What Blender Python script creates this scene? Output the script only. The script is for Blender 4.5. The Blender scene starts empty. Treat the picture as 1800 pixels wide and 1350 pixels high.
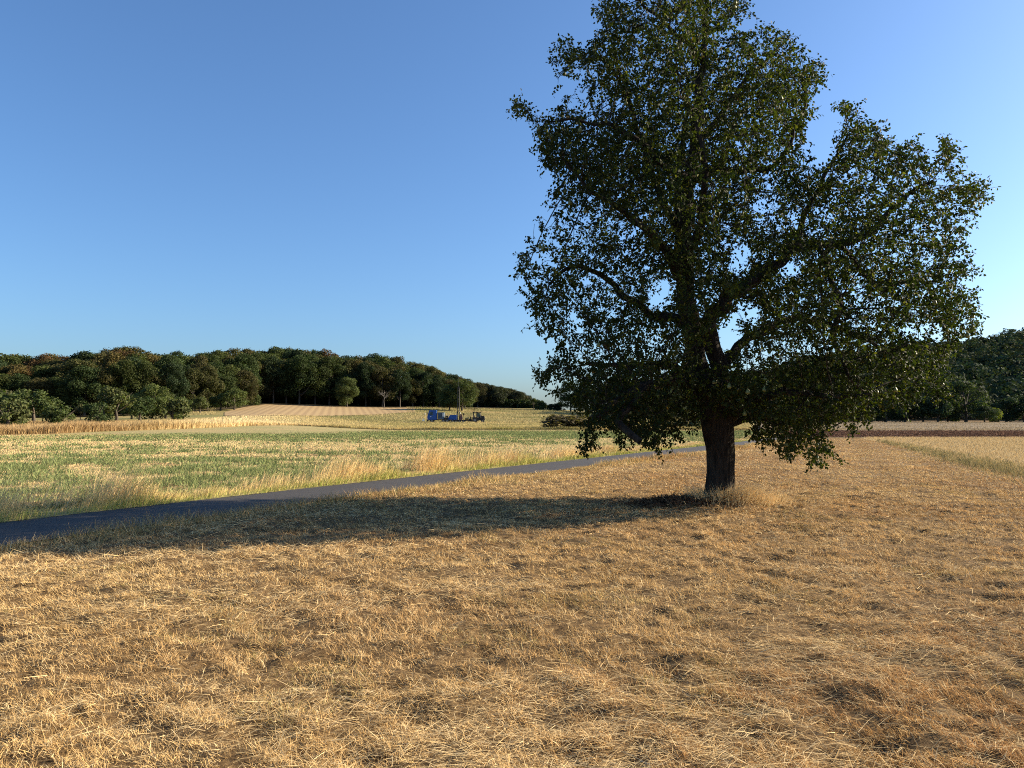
import bpy, bmesh, math, random
import numpy as np
from mathutils import Vector, Matrix

R = math.radians
# ------------------------------------------------------------------ camera, sky, sun, exposure
scene = bpy.context.scene
F = 1340.0                       # focal length in pixels of the 1800 px photograph
HORIZON = 738.0
CAM_H = 1.6
PITCH = math.atan((HORIZON - 675.0) / F)
cam_d = bpy.data.cameras.new('camera')
cam_d.lens = F / 1800.0 * 36.0
cam_d.sensor_width = 36.0
cam_d.clip_start = 0.05
cam_d.clip_end = 9000
cam = bpy.data.objects.new('camera', cam_d)
cam.location = (0, 0, CAM_H)
cam.rotation_euler = (math.pi / 2 + PITCH, 0, 0)
scene.collection.objects.link(cam)
scene.camera = cam

SUN_EL, SUN_AZ = 22.0, 75.0      # azimuth clockwise from +Y (the viewing direction)
world = bpy.data.worlds.new('World')
scene.world = world
world.use_nodes = True
wn = world.node_tree
for n in list(wn.nodes):
    wn.nodes.remove(n)
sky = wn.nodes.new('ShaderNodeTexSky')
sky.sky_type = 'NISHITA'
sky.sun_disc = False
sky.sun_elevation = R(SUN_EL)
sky.sun_rotation = R(SUN_AZ)
sky.altitude = 0
sky.air_density = 1.0
sky.dust_density = 1.5
sky.ozone_density = 6.0
bg = wn.nodes.new('ShaderNodeBackground')
bg.inputs['Strength'].default_value = 0.076
wo = wn.nodes.new('ShaderNodeOutputWorld')
tint = wn.nodes.new('ShaderNodeMix'); tint.data_type = 'RGBA'; tint.blend_type = 'MULTIPLY'
tint.inputs[0].default_value = 1.0
tint.inputs[7].default_value = (0.95, 1.02, 1.06, 1)      # the camera's white balance
wn.links.new(sky.outputs[0], tint.inputs[6])
wn.links.new(tint.outputs[2], bg.inputs[0])
wn.links.new(bg.outputs[0], wo.inputs[0])

sun_d = bpy.data.lights.new('sun', 'SUN')
sun_d.energy = 5.0
sun_d.angle = R(0.55)
sun_d.color = (1.0, 0.84, 0.62)
sun = bpy.data.objects.new('sun', sun_d)
sdir = Vector((math.cos(R(SUN_EL)) * math.sin(R(SUN_AZ)), math.cos(R(SUN_EL)) * math.cos(R(SUN_AZ)), math.sin(R(SUN_EL))))
sun.rotation_euler = sdir.to_track_quat('Z', 'Y').to_euler()
sun.location = (60, 20, 40)
scene.collection.objects.link(sun)

scene.view_settings.view_transform = 'Standard'
scene.view_settings.look = 'None'
scene.view_settings.exposure = 1.40
scene.view_settings.gamma = 1.0
scene.cycles.use_denoising = False
scene.cycles.filter_width = 1.05
scene.cycles.max_bounces = 6
scene.cycles.transparent_max_bounces = 8

# ------------------------------------------------------------------ helpers
def at(px, py, Y):
    """World point at depth Y on the line of sight of a photograph pixel."""
    u, v = (px - 900.0) / F, (675.0 - py) / F
    cp, sp = math.cos(PITCH), math.sin(PITCH)
    dy = cp - v * sp
    dz = sp + v * cp
    s = Y / dy
    return Vector((u * s, Y, CAM_H + dz * s))

def gp(px, py):
    u, v = (px - 900.0) / F, (675.0 - py) / F
    cp, sp = math.cos(PITCH), math.sin(PITCH)
    dy, dz = cp - v * sp, sp + v * cp
    s = -CAM_H / dz
    return u * s, dy * s

def px_to_x(px, Y):
    return (px - 900.0) / F * Y * 1.0

# vectorised value noise
_rs = np.random.RandomState(5)
_tab = _rs.rand(256, 256)
def vnoise(x, y):
    x = np.asarray(x, float); y = np.asarray(y, float)
    xi = np.floor(x).astype(int); yi = np.floor(y).astype(int)
    fx = x - xi; fy = y - yi
    fx = fx * fx * (3 - 2 * fx); fy = fy * fy * (3 - 2 * fy)
    a = _tab[xi & 255, yi & 255]; b = _tab[(xi + 1) & 255, yi & 255]
    c = _tab[xi & 255, (yi + 1) & 255]; d = _tab[(xi + 1) & 255, (yi + 1) & 255]
    return (a * (1 - fx) + b * fx) * (1 - fy) + (c * (1 - fx) + d * fx) * fy
def fbm(x, y, o=4, seed=0):
    s = 0; a = 0.5; t = 0
    for i in range(o):
        s = s + a * vnoise(x * 2 ** i + 17.3 * i + seed * 31.7, y * 2 ** i - 9.1 * i + seed * 11.3)
        t += a; a *= 0.5
    return s / t

# terrain heights: columns are photograph directions, rows are depths
T_PX = np.array([-300, 0, 450, 700, 940, 1100, 1270, 1500, 1650, 1800, 2200], float)
T_Y = np.array([80, 100, 120, 150, 190, 230, 270, 300, 350, 450, 600, 800, 1300, 3200], float)
T_Z = np.array([
    [0, .6, 1.2, 1.6, 2.0, 2.3, 3.0, 4, 5, 6, 6, 6, 6, 6],
    [0, .6, 1.24, 1.6, 2.0, 2.5, 3.4, 4.2, 5, 6, 6, 6, 6, 6],
    [0, .3, .97, 1.6, 3.0, 5.2, 7.3, 8, 9, 9, 9, 9, 9, 9],
    [0, 0, .05, .3, .9, 3.3, 5.8, 6.8, 7.5, 8, 8, 8, 8, 8],
    [0, 0, .05, .3, .85, 2.2, 4.2, 5.6, 6.8, 8, 8, 8, 8, 8],
    [0, 0, 0, .2, .7, 1.5, 2.3, 3, 4, 6, 10, 10, 10, 10],
    [0, 0, 0, .1, .4, .8, 1, 2, 5, 12, 25, 25, 22, 20],
    [0, 0, 0, .2, .7, 1, 1.2, 2, 6, 20, 43, 48, 40, 30],
    [0, 0, 0, .2, .7, 1, 1.2, 2, 8, 26, 51, 56, 50, 40],
    [0, 0, 0, .2, .7, .95, 1.1, 2, 10, 30, 60, 66, 60, 50],
    [0, 0, 0, .2, .7, .95, 1.1, 3, 14, 36, 68, 78, 70, 60]], float)
def H(x, y):
    x = np.asarray(x, float); y = np.asarray(y, float)
    Y = np.clip(y, 80, 3200)
    p = np.clip(900 + F * x / Y, -300, 2199.9)
    ci = np.clip(np.searchsorted(T_PX, p, side='right') - 1, 0, len(T_PX) - 2)
    ri = np.clip(np.searchsorted(T_Y, Y, side='right') - 1, 0, len(T_Y) - 2)
    fc = (p - T_PX[ci]) / (T_PX[ci + 1] - T_PX[ci])
    fc = fc * fc * (3 - 2 * fc)
    fr = (Y - T_Y[ri]) / (T_Y[ri + 1] - T_Y[ri])
    return ((T_Z[ci, ri] * (1 - fr) + T_Z[ci, ri + 1] * fr) * (1 - fc)
            + (T_Z[ci + 1, ri] * (1 - fr) + T_Z[ci + 1, ri + 1] * fr) * fc)
def h1(x, y):
    return float(H(x, y))

# the road: a straight lane, near edge and far edge
RS = 1.74                                   # depth gained per metre to the right
ROAD_W = 2.2
RD = np.array([1.0, RS]) / math.hypot(1.0, RS)
RN = np.array([-RD[1], RD[0]])              # to the far side
RP0 = np.array([-3.75, 15.1])               # a point on the near edge
def road_s(x, y):
    """signed distance from the near edge, positive towards the far side"""
    dx = x - RP0[0]; dy = y - RP0[1]
    along = dx * RD[0] + dy * RD[1]
    bend = -0.0011 * np.clip(along - 30, 0, 200) ** 2 + 0.0045 * np.clip(6 - along, 0, 60) ** 2 * 0.6
    return dx * RN[0] + dy * RN[1] + bend
def road_pt(along, s):
    bend = -0.0011 * max(0, min(along - 30, 200)) ** 2 + 0.0045 * max(0, min(6 - along, 60)) ** 2 * 0.6
    p = RP0 + RD * along + RN * (s - bend)
    return p
# right-hand field edge
EA, EB = gp(1800, 838), gp(1540, 776)
def edge_s(x, y):
    """positive to the right of the weedy field edge"""
    dx, dy = EB[0] - EA[0], EB[1] - EA[1]
    l = math.hypot(dx, dy)
    return ((x - EA[0]) * dy - (y - EA[1]) * dx) / l

TX, TY = gp(1266, 884)                      # foot of the pear tree

def relief(x, y):
    """small lumps of the meadow, faded out under the road and far away"""
    s = road_s(x, y)
    fade = np.clip(np.minimum(np.abs(s), np.abs(s - ROAD_W)) / 0.5, 0, 1) * np.where((s > 0) & (s < ROAD_W), 0, 1)
    r = (fbm(x * 2.4, y * 2.4, 3, 1) - .5) * 0.062 + (fbm(x * .5, y * .5, 2, 2) - .5) * 0.07
    r = r + (fbm(x * 6, y * 6, 2, 3) - .5) * 0.085
    mound = 0.10 * np.exp(-((x - TX) ** 2 + (y - TY) ** 2) / 1.1)
    return (r + mound) * fade * np.clip((70 - y) / 30, 0, 1) * np.clip((.3 - edge_s(x, y)) / .6, 0, 1)

def mesh_np(name, v, f, mat=None, col=None, smooth=False, parent=None):
    me = bpy.data.meshes.new(name)
    v = np.asarray(v, np.float32); f = np.asarray(f, np.int32)
    n = f.shape[1]
    me.vertices.add(len(v)); me.vertices.foreach_set('co', v.ravel())
    me.loops.add(f.size); me.loops.foreach_set('vertex_index', f.ravel())
    me.polygons.add(len(f))
    me.polygons.foreach_set('loop_start', np.arange(0, f.size, n, dtype=np.int32))
    me.polygons.foreach_set('loop_total', np.full(len(f), n, np.int32))
    if smooth:
        me.polygons.foreach_set('use_smooth', np.ones(len(f), bool))
    if col is not None:
        a = me.color_attributes.new('Col', 'FLOAT_COLOR', 'POINT')
        c = np.ones((len(v), 4), np.float32); c[:, :3] = col
        a.data.foreach_set('color', c.ravel())
    me.update(calc_edges=True)
    me.validate()
    if mat: me.materials.append(mat)
    o = bpy.data.objects.new(name, me)
    scene.collection.objects.link(o)
    if parent: o.parent = parent
    return o

def tag(o, label=None, cat=None, group=None, kind=None):
    if label: o['label'] = label
    if cat: o['category'] = cat
    if group: o['group'] = group
    if kind: o['kind'] = kind
    return o
def empty(name, loc, rz=0):
    o = bpy.data.objects.new(name, None)
    o.empty_display_size = 0.3
    o.location = loc; o.rotation_euler = (0, 0, rz)
    scene.collection.objects.link(o)
    return o
def copy_tree(o, parent=None):
    c = o.copy(); scene.collection.objects.link(c)
    if parent: c.parent = parent
    for ch in list(o.children):
        copy_tree(ch, c)
    return c

# ------------------------------------------------------------------ materials
class NT:
    def __init__(s, name):
        s.m = bpy.data.materials.new(name); s.m.use_nodes = True
        s.t = s.m.node_tree
        for n in list(s.t.nodes): s.t.nodes.remove(n)
        s.out = s.t.nodes.new('ShaderNodeOutputMaterial')
    def n(s, typ, **kw):
        nd = s.t.nodes.new(typ)
        for k, v in kw.items():
            if k in nd.inputs.keys(): nd.inputs[k].default_value = v
            else: setattr(nd, k, v)
        return nd
    def l(s, a, b): s.t.links.new(a, b)
def ramp(nt, src, stops):
    r = nt.n('ShaderNodeValToRGB')
    e = r.color_ramp.elements
    while len(e) > 1: e.remove(e[-1])
    e[0].position = stops[0][0]; e[0].color = (*stops[0][1], 1)
    for p, c in stops[1:]:
        x = e.new(p); x.color = (*c, 1)
    nt.l(src, r.inputs[0])
    return r.outputs[0]
def tex_noise(nt, scale, detail=5, rough=.6, vec=None, stretch=None):
    g = nt.n('ShaderNodeNewGeometry')
    src = g.outputs['Position'] if vec is None else vec
    if stretch:
        mp = nt.n('ShaderNodeMapping'); mp.inputs['Scale'].default_value = stretch
        if len(stretch) and False: pass
        nt.l(src, mp.inputs[0]); src = mp.outputs[0]
    n = nt.n('ShaderNodeTexNoise', Scale=scale, Detail=detail, Roughness=rough)
    nt.l(src, n.inputs['Vector'])
    return n.outputs['Fac']
def mixc(nt, fac, a, b, mode='MIX'):
    m = nt.n('ShaderNodeMix', data_type='RGBA', blend_type=mode)
    if isinstance(fac, (int, float)): m.inputs[0].default_value = fac
    else: nt.l(fac, m.inputs[0])
    for i, c in ((6, a), (7, b)):
        if isinstance(c, tuple): m.inputs[i].default_value = (*c, 1)
        else: nt.l(c, m.inputs[i])
    return m.outputs[2]

def ground_mat(name, dark, mid, light, scale=6, bump=.6, bdist=.03, patch=None, pscale=.3, pstretch=None, rough=.95):
    nt = NT(name)
    f1 = tex_noise(nt, scale, 8, .75)
    c = ramp(nt, f1, [(.32, dark), (.5, mid), (.68, light)])
    if patch:
        f2 = tex_noise(nt, pscale, 4, .6, stretch=pstretch)
        r2 = ramp(nt, f2, [(.42, (0, 0, 0)), (.6, (1, 1, 1))])
        c = mixc(nt, r2, c, patch)
    bs = nt.n('ShaderNodeBsdfPrincipled', Roughness=rough)
    bs.inputs['Specular IOR Level'].default_value = .1
    nt.l(c, bs.inputs['Base Color'])
    f3 = tex_noise(nt, scale * 5, 6, .8)
    b = nt.n('ShaderNodeBump', Strength=bump, Distance=bdist)
    nt.l(f3, b.inputs['Height']); nt.l(b.outputs[0], bs.inputs['Normal'])
    nt.l(bs.outputs[0], nt.out.inputs[0])
    return nt.m

def blade_mat(name, trans=.3):
    nt = NT(name)
    a = nt.n('ShaderNodeAttribute', attribute_name='Col')
    d = nt.n('ShaderNodeBsdfDiffuse'); t = nt.n('ShaderNodeBsdfTranslucent')
    nt.l(a.outputs['Color'], d.inputs[0]); nt.l(a.outputs['Color'], t.inputs[0])
    m = nt.n('ShaderNodeMixShader', Fac=trans)
    nt.l(d.outputs[0], m.inputs[1]); nt.l(t.outputs[0], m.inputs[2])
    nt.l(m.outputs[0], nt.out.inputs[0])
    return nt.m
def leaf_mat(name, trans=.35, rough=.42, spec=.5, use_obj=False):
    nt = NT(name)
    a = nt.n('ShaderNodeAttribute', attribute_name='Col')
    c = a.outputs['Color']
    if use_obj:
        oi = nt.n('ShaderNodeObjectInfo')
        c = mixc(nt, 1.0, c, oi.outputs['Color'], 'MULTIPLY')
    p = nt.n('ShaderNodeBsdfPrincipled', Roughness=rough)
    p.inputs['Specular IOR Level'].default_value = spec
    nt.l(c, p.inputs['Base Color'])
    t = nt.n('ShaderNodeBsdfTranslucent')
    g = mixc(nt, 1.0, c, (1.3, 1.5, .5), 'MULTIPLY')
    nt.l(g, t.inputs[0])
    m = nt.n('ShaderNodeMixShader', Fac=trans)
    nt.l(p.outputs[0], m.inputs[1]); nt.l(t.outputs[0], m.inputs[2])
    nt.l(m.outputs[0], nt.out.inputs[0])
    return nt.m
def bark_mat(name, dark, light, sc=18):
    nt = NT(name)
    f = tex_noise(nt, sc, 8, .7, stretch=(1, 1, .16))
    c = ramp(nt, f, [(.35, dark), (.62, light)])
    f2 = tex_noise(nt, 3, 5, .6)
    c = mixc(nt, ramp(nt, f2, [(.5, (0, 0, 0)), (.7, (.4, .4, .4))]), c, (.07, .07, .05))
    p = nt.n('ShaderNodeBsdfPrincipled', Roughness=.9)
    p.inputs['Specular IOR Level'].default_value = .15
    nt.l(c, p.inputs['Base Color'])
    b = nt.n('ShaderNodeBump', Strength=.9, Distance=.02)
    nt.l(f, b.inputs['Height']); nt.l(b.outputs[0], p.inputs['Normal'])
    nt.l(p.outputs[0], nt.out.inputs[0])
    return nt.m
def paint(name, col, rough=.4, metal=0., dirt=.25):
    nt = NT(name)
    f = tex_noise(nt, 2.5, 6, .7)
    c = mixc(nt, ramp(nt, f, [(.4, (0, 0, 0)), (.75, (dirt, dirt, dirt))]), col, (.16, .13, .09))
    p = nt.n('ShaderNodeBsdfPrincipled', Roughness=rough, Metallic=metal)
    nt.l(c, p.inputs['Base Color'])
    nt.l(p.outputs[0], nt.out.inputs[0])
    return nt.m

M_MEADOW = ground_mat('dry_meadow', (.05, .033, .018), (.19, .12, .055), (.42, .28, .13), 14, 1., .04)
M_HAY = ground_mat('hay_field', (.16, .14, .06), (.36, .28, .13), (.50, .38, .18), 5, .7, .05, patch=(.29, .26, .11), pscale=.16, pstretch=(.55, 1.6, 1))
M_TALL = ground_mat('rough_pasture', (.17, .13, .05), (.29, .23, .09), (.40, .31, .13), 1.3, .8, .1, patch=(.20, .19, .07), pscale=.05, pstretch=(1, 1.5, 1))
M_SOIL = ground_mat('ploughed_soil', (.065, .037, .025), (.13, .075, .048), (.20, .12, .078), 2.0, 1., .15)
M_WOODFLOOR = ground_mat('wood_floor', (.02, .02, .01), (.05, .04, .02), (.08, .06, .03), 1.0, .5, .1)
M_YELLOW = ground_mat('stubble_straw', (.20, .14, .065), (.34, .25, .115), (.48, .36, .17), 5, .7, .05, patch=(.33, .25, .11), pscale=.3)

def rows_mat(name, c1, c2, dirx, diry, freq, nscale=1.5):
    nt = NT(name)
    g = nt.n('ShaderNodeNewGeometry')
    vm = nt.n('ShaderNodeVectorMath', operation='DOT_PRODUCT')
    nt.l(g.outputs['Position'], vm.inputs[0]); vm.inputs[1].default_value = (dirx * freq, diry * freq, 0)
    f = tex_noise(nt, nscale, 6, .7)
    ad = nt.n('ShaderNodeMath', operation='MULTIPLY_ADD'); nt.l(f, ad.inputs[0]); ad.inputs[1].default_value = 1.6
    nt.l(vm.outputs['Value'], ad.inputs[2])
    s = nt.n('ShaderNodeMath', operation='SINE'); nt.l(ad.outputs[0], s.inputs[0])
    ma = nt.n('ShaderNodeMath', operation='MULTIPLY_ADD'); nt.l(s.outputs[0], ma.inputs[0]); ma.inputs[1].default_value = .3
    nt.l(f, ma.inputs[2])
    c = ramp(nt, ma.outputs[0], [(.25, c1), (.7, c2)])
    p = nt.n('ShaderNodeBsdfPrincipled', Roughness=.95)
    p.inputs['Specular IOR Level'].default_value = .1
    nt.l(c, p.inputs['Base Color'])
    b = nt.n('ShaderNodeBump', Strength=.4, Distance=.04)
    nt.l(ma.outputs[0], b.inputs['Height']); nt.l(b.outputs[0], p.inputs['Normal'])
    nt.l(p.outputs[0], nt.out.inputs[0])
    return nt.m
M_HILLSTUB = rows_mat('hill_stubble', (.30, .21, .11), (.37, .265, .135), .97, .22, 3.1, .5)
M_GREYSTUB = rows_mat('grey_stubble', (.09, .072, .05), (.27, .21, .13), .5, .86, 2.0, 1.2)

def asphalt():
    nt = NT('asphalt')
    f = tex_noise(nt, 120, 4, .8)
    f2 = tex_noise(nt, .9, 5, .6)
    c = ramp(nt, f, [(.3, (.026, .025, .025)), (.7, (.062, .058, .056))])
    c = mixc(nt, ramp(nt, f2, [(.4, (0, 0, 0)), (.7, (.4, .4, .4))]), c, (.068, .062, .054))
    p = nt.n('ShaderNodeBsdfPrincipled', Roughness=.85)
    p.inputs['Specular IOR Level'].default_value = .3
    nt.l(c, p.inputs['Base Color'])
    b = nt.n('ShaderNodeBump', Strength=.5, Distance=.01)
    nt.l(f, b.inputs['Height']); nt.l(b.outputs[0], p.inputs['Normal'])
    nt.l(p.outputs[0], nt.out.inputs[0])
    return nt.m
M_ROAD = asphalt()
M_BLADE = blade_mat('grass_blades', .2)
M_LEAF = leaf_mat('pear_leaves', .26, .62, .10)
M_FARLEAF = leaf_mat('broadleaf_foliage', .22, .7, .06, use_obj=True)
M_BARK = bark_mat('pear_bark', (.010, .008, .006), (.042, .034, .027))
M_FARBARK = bark_mat('wood_bark', (.03, .025, .02), (.11, .09, .07), 4)
M_DEAD = bark_mat('dead_bark', (.09, .08, .07), (.22, .20, .17), 6)

# ------------------------------------------------------------------ ground sheet
def lines_about(fine0, fine1, step, far, grow):
    a = list(np.arange(fine0, fine1, step))
    lo, hi = [], []
    s, x = step, fine0
    while x > -far:
        s *= grow; x -= s; lo.append(x)
    s, x = step, a[-1]
    while x < far:
        s *= grow; x += s; hi.append(x)
    return np.array(lo[::-1] + a + hi)
gx = lines_about(-7, 8, .06, 3500, 1.03)
gy = lines_about(2.4, 14, .05, 3500, 1.022)
X, Y = np.meshgrid(gx, gy)
Z = H(X, Y) * np.where(Y > 80, 1, 0) - np.clip((Y - 76) / 12, 0, 1) * .3 + relief(X, Y) * np.where(Y > 0, 1, 0)
Z = Z - np.where(Y > 900, (Y - 900) * .004, 0)
ny, nx = X.shape
idx = np.arange(nx * ny).reshape(ny, nx)
q = np.stack([idx[:-1, :-1], idx[:-1, 1:], idx[1:, 1:], idx[1:, :-1]], -1).reshape(-1, 4)
# under the road the ground is a touch lower
S_ = road_s(X, Y); Z = Z - np.where((S_ > -.02) & (S_ < ROAD_W + .02) & (Y < 200), .03, 0)
g = mesh_np('ground', np.stack([X, Y, Z], -1).reshape(-1, 3), q, M_MEADOW, smooth=True)
tag(g, kind='structure')

def sheet(name, px0, px1, fn, ff, off, mat, n=160, m=40, dpt=None):
    P = np.linspace(px0, px1, n)
    V = []
    for p in P:
        a, b = fn(p), ff(p)
        ys = a + (b - a) * (np.linspace(0, 1, m) ** 1.3)
        xs = (p - 900) / F * ys
        z = H(xs, ys) * (ys > 80) + off
        V.append(np.stack([xs, ys, z], -1))
    V = np.array(V)
    id_ = np.arange(n * m).reshape(n, m)
    qq = np.stack([id_[:-1, :-1], id_[1:, :-1], id_[1:, 1:], id_[:-1, 1:]], -1).reshape(-1, 4)
    o = mesh_np(name, V.reshape(-1, 3), qq, mat, smooth=True)
    return tag(o, kind='structure')

def far_edge_depth(p):
    """depth where the sight line of column p meets the far edge of the road"""
    t = (p - 900) / F
    lo, hi = 2.0, 260.0
    if road_s(t * lo, lo) > ROAD_W: return lo
    ys = np.linspace(2, 220, 4000)
    s = road_s(t * ys, ys) - ROAD_W
    k = np.where(s > 0)[0]
    return float(ys[k[0]]) if len(k) else 220.0
PB = np.array([-400, 0, 100, 250, 440, 520, 1000, 1330], float)
YB = np.array([77, 79, 83, 94, 112, 117, 119, 122], float)
def hay_far(p): return float(np.interp(p, PB, YB))
sheet('hay_field', -700, 1285, lambda p: far_edge_depth(p) + .05, lambda p: max(hay_far(p), far_edge_depth(p) + .1), .02, M_HAY, 260, 60)
sheet('pasture', -900, 1330, lambda p: hay_far(p) - .02, lambda p: 330 if p < 830 else 480, .03, M_TALL, 200, 60)
def hs_near(p): return float(np.interp(p, [380, 450, 560, 720], [176, 172, 196, 240]))
sheet('stubble_hill', 395, 730, hs_near, lambda p: float(np.interp(p, [395, 450, 730], [200, 262, 275])), .12, M_HILLSTUB, 120, 30)
def wood_edge(p): return float(np.interp(p, [-900, 0, 150, 300, 420, 460, 560, 700, 830, 940], [185, 190, 190, 200, 225, 262, 266, 274, 290, 380]))
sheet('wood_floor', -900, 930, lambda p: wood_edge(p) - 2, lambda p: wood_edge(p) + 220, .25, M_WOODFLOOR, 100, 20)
# fields on the right
def edge_depth(p):
    t = (p - 900) / F
    ys = np.linspace(3, 75, 6000)
    s = edge_s(t * ys, ys)
    k = np.where(s > 0)[0]
    return float(ys[k[0]]) if len(k) else 75.
sheet('straw_field', 1440, 2600, lambda p: min(edge_depth(p) + .1, 68), lambda p: 69, .006, M_YELLOW, 600, 40)
sheet('ploughed_field', 1335, 2900, lambda p: 69, lambda p: 112, .035, M_SOIL, 160, 30)
sheet('stubble_field', 1335, 2900, lambda p: 111.9, lambda p: 232, .05, M_GREYSTUB, 160, 30)

# road
V = []; al = np.concatenate([np.arange(-60, 60, .5), np.arange(60, 220, 2.)])
for a in al:
    for s in np.linspace(0, ROAD_W, 7):
        wob = 0
        if s == 0: wob = (vnoise(a * 1.3, 3.) - .5) * .12
        if s == ROAD_W: wob = (vnoise(a * 1.3, 9.) - .5) * .10
        p = road_pt(a, s + wob)
        z = .028 - .02 * abs(s / ROAD_W - .5) ** 2 + (h1(p[0], p[1]) if p[1] > 80 else 0) * .9
        V.append((p[0], p[1], z))
id_ = np.arange(len(V)).reshape(len(al), 7)
qq = np.stack([id_[:-1, :-1], id_[1:, :-1], id_[1:, 1:], id_[:-1, 1:]], -1).reshape(-1, 4)[:, ::-1]
tag(mesh_np('road', V, qq, M_ROAD, smooth=True), kind='structure')

# ------------------------------------------------------------------ grass
def blades(name, x, y, z, L, W, lean, az, col, bend=.35, seed=1):
    rs = np.random.RandomState(seed)
    n = len(x)
    base = np.stack([x, y, z], -1)
    d = np.stack([np.sin(lean) * np.cos(az), np.sin(lean) * np.sin(az), np.cos(lean)], -1)
    l2 = np.clip(lean + bend * rs.rand(n) * 1.6, 0, 1.75)
    d2 = np.stack([np.sin(l2) * np.cos(az), np.sin(l2) * np.sin(az), np.cos(l2)], -1)
    wa = rs.rand(n) * math.tau
    w = np.stack([np.cos(wa), np.sin(wa), np.zeros(n)], -1)
    w = w - d * np.sum(w * d, 1)[:, None]
    w /= np.linalg.norm(w, axis=1)[:, None] + 1e-6
    w *= (W / 2)[:, None]
    mid = base + d * (L * .55)[:, None]
    tip = mid + d2 * (L * .45)[:, None]
    V = np.stack([base - w, base + w, mid - w * .75, mid + w * .75, tip], 1).reshape(-1, 3)
    k = np.arange(n)[:, None] * 5
    f = np.concatenate([k + [0, 1, 3], k + [0, 3, 2], k + [2, 3, 4]], 1).reshape(-1, 3)
    shade = np.array([.8, .8, 1, 1, 1.08])
    C = (col[:, None, :] * np.ones(5)[None, :, None]).reshape(-1, 3)
    return mesh_np(name, V, f, M_BLADE, col=C)

def sector(n, y0, y1, power, tmin, tmax, seed):
    """points in the view sector, density falling as depth**-power"""
    rs = np.random.RandomState(seed)
    e = 2 - power
    u = rs.rand(n)
    y = (y0 ** e + u * (y1 ** e - y0 ** e)) ** (1 / e)
    t = tmin + rs.rand(n) * (tmax - tmin)
    return t * y, y, rs
def lerp(a, b, f): return a + (b - a) * f[:, None]
C_ = lambda *c: np.array(c, float)
STRAW, GOLD, RUST, BROWN, GREEN, PALE = C_(.72, .50, .225), C_(.60, .385, .15), C_(.45, .245, .10), C_(.17, .10, .045), C_(.21, .23, .06), C_(.86, .68, .38)

def meadow_colour(x, y, rs):
    n = len(x)
    p1 = fbm(x * .35, y * .35, 3, 11); p2 = fbm(x * 1.4, y * 1.4, 3, 12); r = rs.rand(n)
    c = lerp(np.tile(STRAW, (n, 1)), np.tile(RUST, (n, 1)), np.clip((p1 - .45) * 2.2 + np.clip((x + 1) / 14, -.15, .3), 0, .8))
    c = lerp(c, np.tile(GOLD, (n, 1)), np.clip((p2 - .4) * 2, 0, .7))
    c = np.where((r < .30)[:, None], lerp(c, np.tile(BROWN, (n, 1)), rs.rand(n)), c)
    c = np.where((r > .88)[:, None], PALE * (0.8 + .3 * rs.rand(n))[:, None], c)
    gr = (fbm(x * .9, y * .9, 2, 13) > .68) & (rs.rand(n) < .35)
    c = np.where(gr[:, None], lerp(c, np.tile(GREEN, (n, 1)), rs.rand(n) * .8), c)
    rowt = .5 + .5 * np.sin((x - .433 * y) * 3.3 + 1.2 * fbm(x * .3, y * .1, 2, 19))      # faint mowing lanes
    return c * (.70 + .5 * rs.rand(n))[:, None] * (.90 + .16 * rowt * np.clip((x + 3) / 6, 0, 1))[:, None]

def meadow_mask(x, y):
    return (road_s(x, y) < -.03) & (edge_s(x, y) < .4)

# standing and leaning stubble of the mown meadow
x, y, rs = sector(1850000, 2.6, 66, 1.45, -.88, 1.15, 21)
k = meadow_mask(x, y)
pits = fbm(x * 5.5, y * 5.5, 3, 14)
k &= rs.rand(len(x)) < np.clip((pits - .32) * 6, .15, 1)
k &= ((x - TX) ** 2 + (y - TY) ** 2 > .10)
x, y, pits = x[k], y[k], pits[k]; n = len(x); rs = np.random.RandomState(22)
hg = fbm(x * 1.6, y * 1.6, 3, 15)
L = (.034 + .055 * hg) * (.45 + .9 * rs.rand(n)) * np.clip(.35 + pits * 1.3, .5, 1.4)
W = (.0017 + .0018 * rs.rand(n)) * np.clip(y / 5.5, 1, 7)
lean = np.clip(.25 + 1.0 * rs.rand(n) + np.abs(rs.randn(n)) * .25, 0, 1.45)
az = math.pi * (.9 + .9 * (fbm(x * .6, y * .6, 2, 16) - .5)) + rs.randn(n) * 1.2
tag(blades('meadow_grass', x, y, relief(x, y) - .004, L, W, lean, az, meadow_colour(x, y, rs), .6, 23),
    'short mown dry grass, straw yellow and rust brown, covering the whole foreground', 'grass', kind='stuff')
# cut straw lying flat in swaths
x, y, rs = sector(420000, 2.6, 46, 1.4, -.88, 1.15, 31)
sw = fbm(x * .45 + y * .2, y * 1.1 - x * .25, 3, 17)
k = meadow_mask(x, y) & (rs.rand(len(x)) < np.clip((sw - .42) * 3.5 * np.clip(1.1 - x * .12 - y * .02, .35, 1.3), .16, 1))
x, y = x[k], y[k]; n = len(x); rs = np.random.RandomState(32)
L = .04 + .17 * rs.rand(n) ** 2.2
W = (.0014 + .0013 * rs.rand(n)) * np.clip(y / 5.0, 1, 5)
lean = 1.42 + rs.randn(n) * .13
az = .25 + (fbm(x * .3, y * .3, 2, 18) - .5) * 2.4 + rs.randn(n) * .7 + (rs.rand(n) < .5) * math.pi
c = lerp(np.tile(STRAW, (n, 1)), np.tile(PALE, (n, 1)), rs.rand(n)) * (.8 + .35 * rs.rand(n))[:, None]
tag(blades('cut_straw', x, y, relief(x, y) + .008 + .035 * rs.rand(n), L, W, lean, az, c, .10, 33),
    'long pale cut stalks lying flat in swaths across the meadow', 'straw', kind='stuff')

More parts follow.
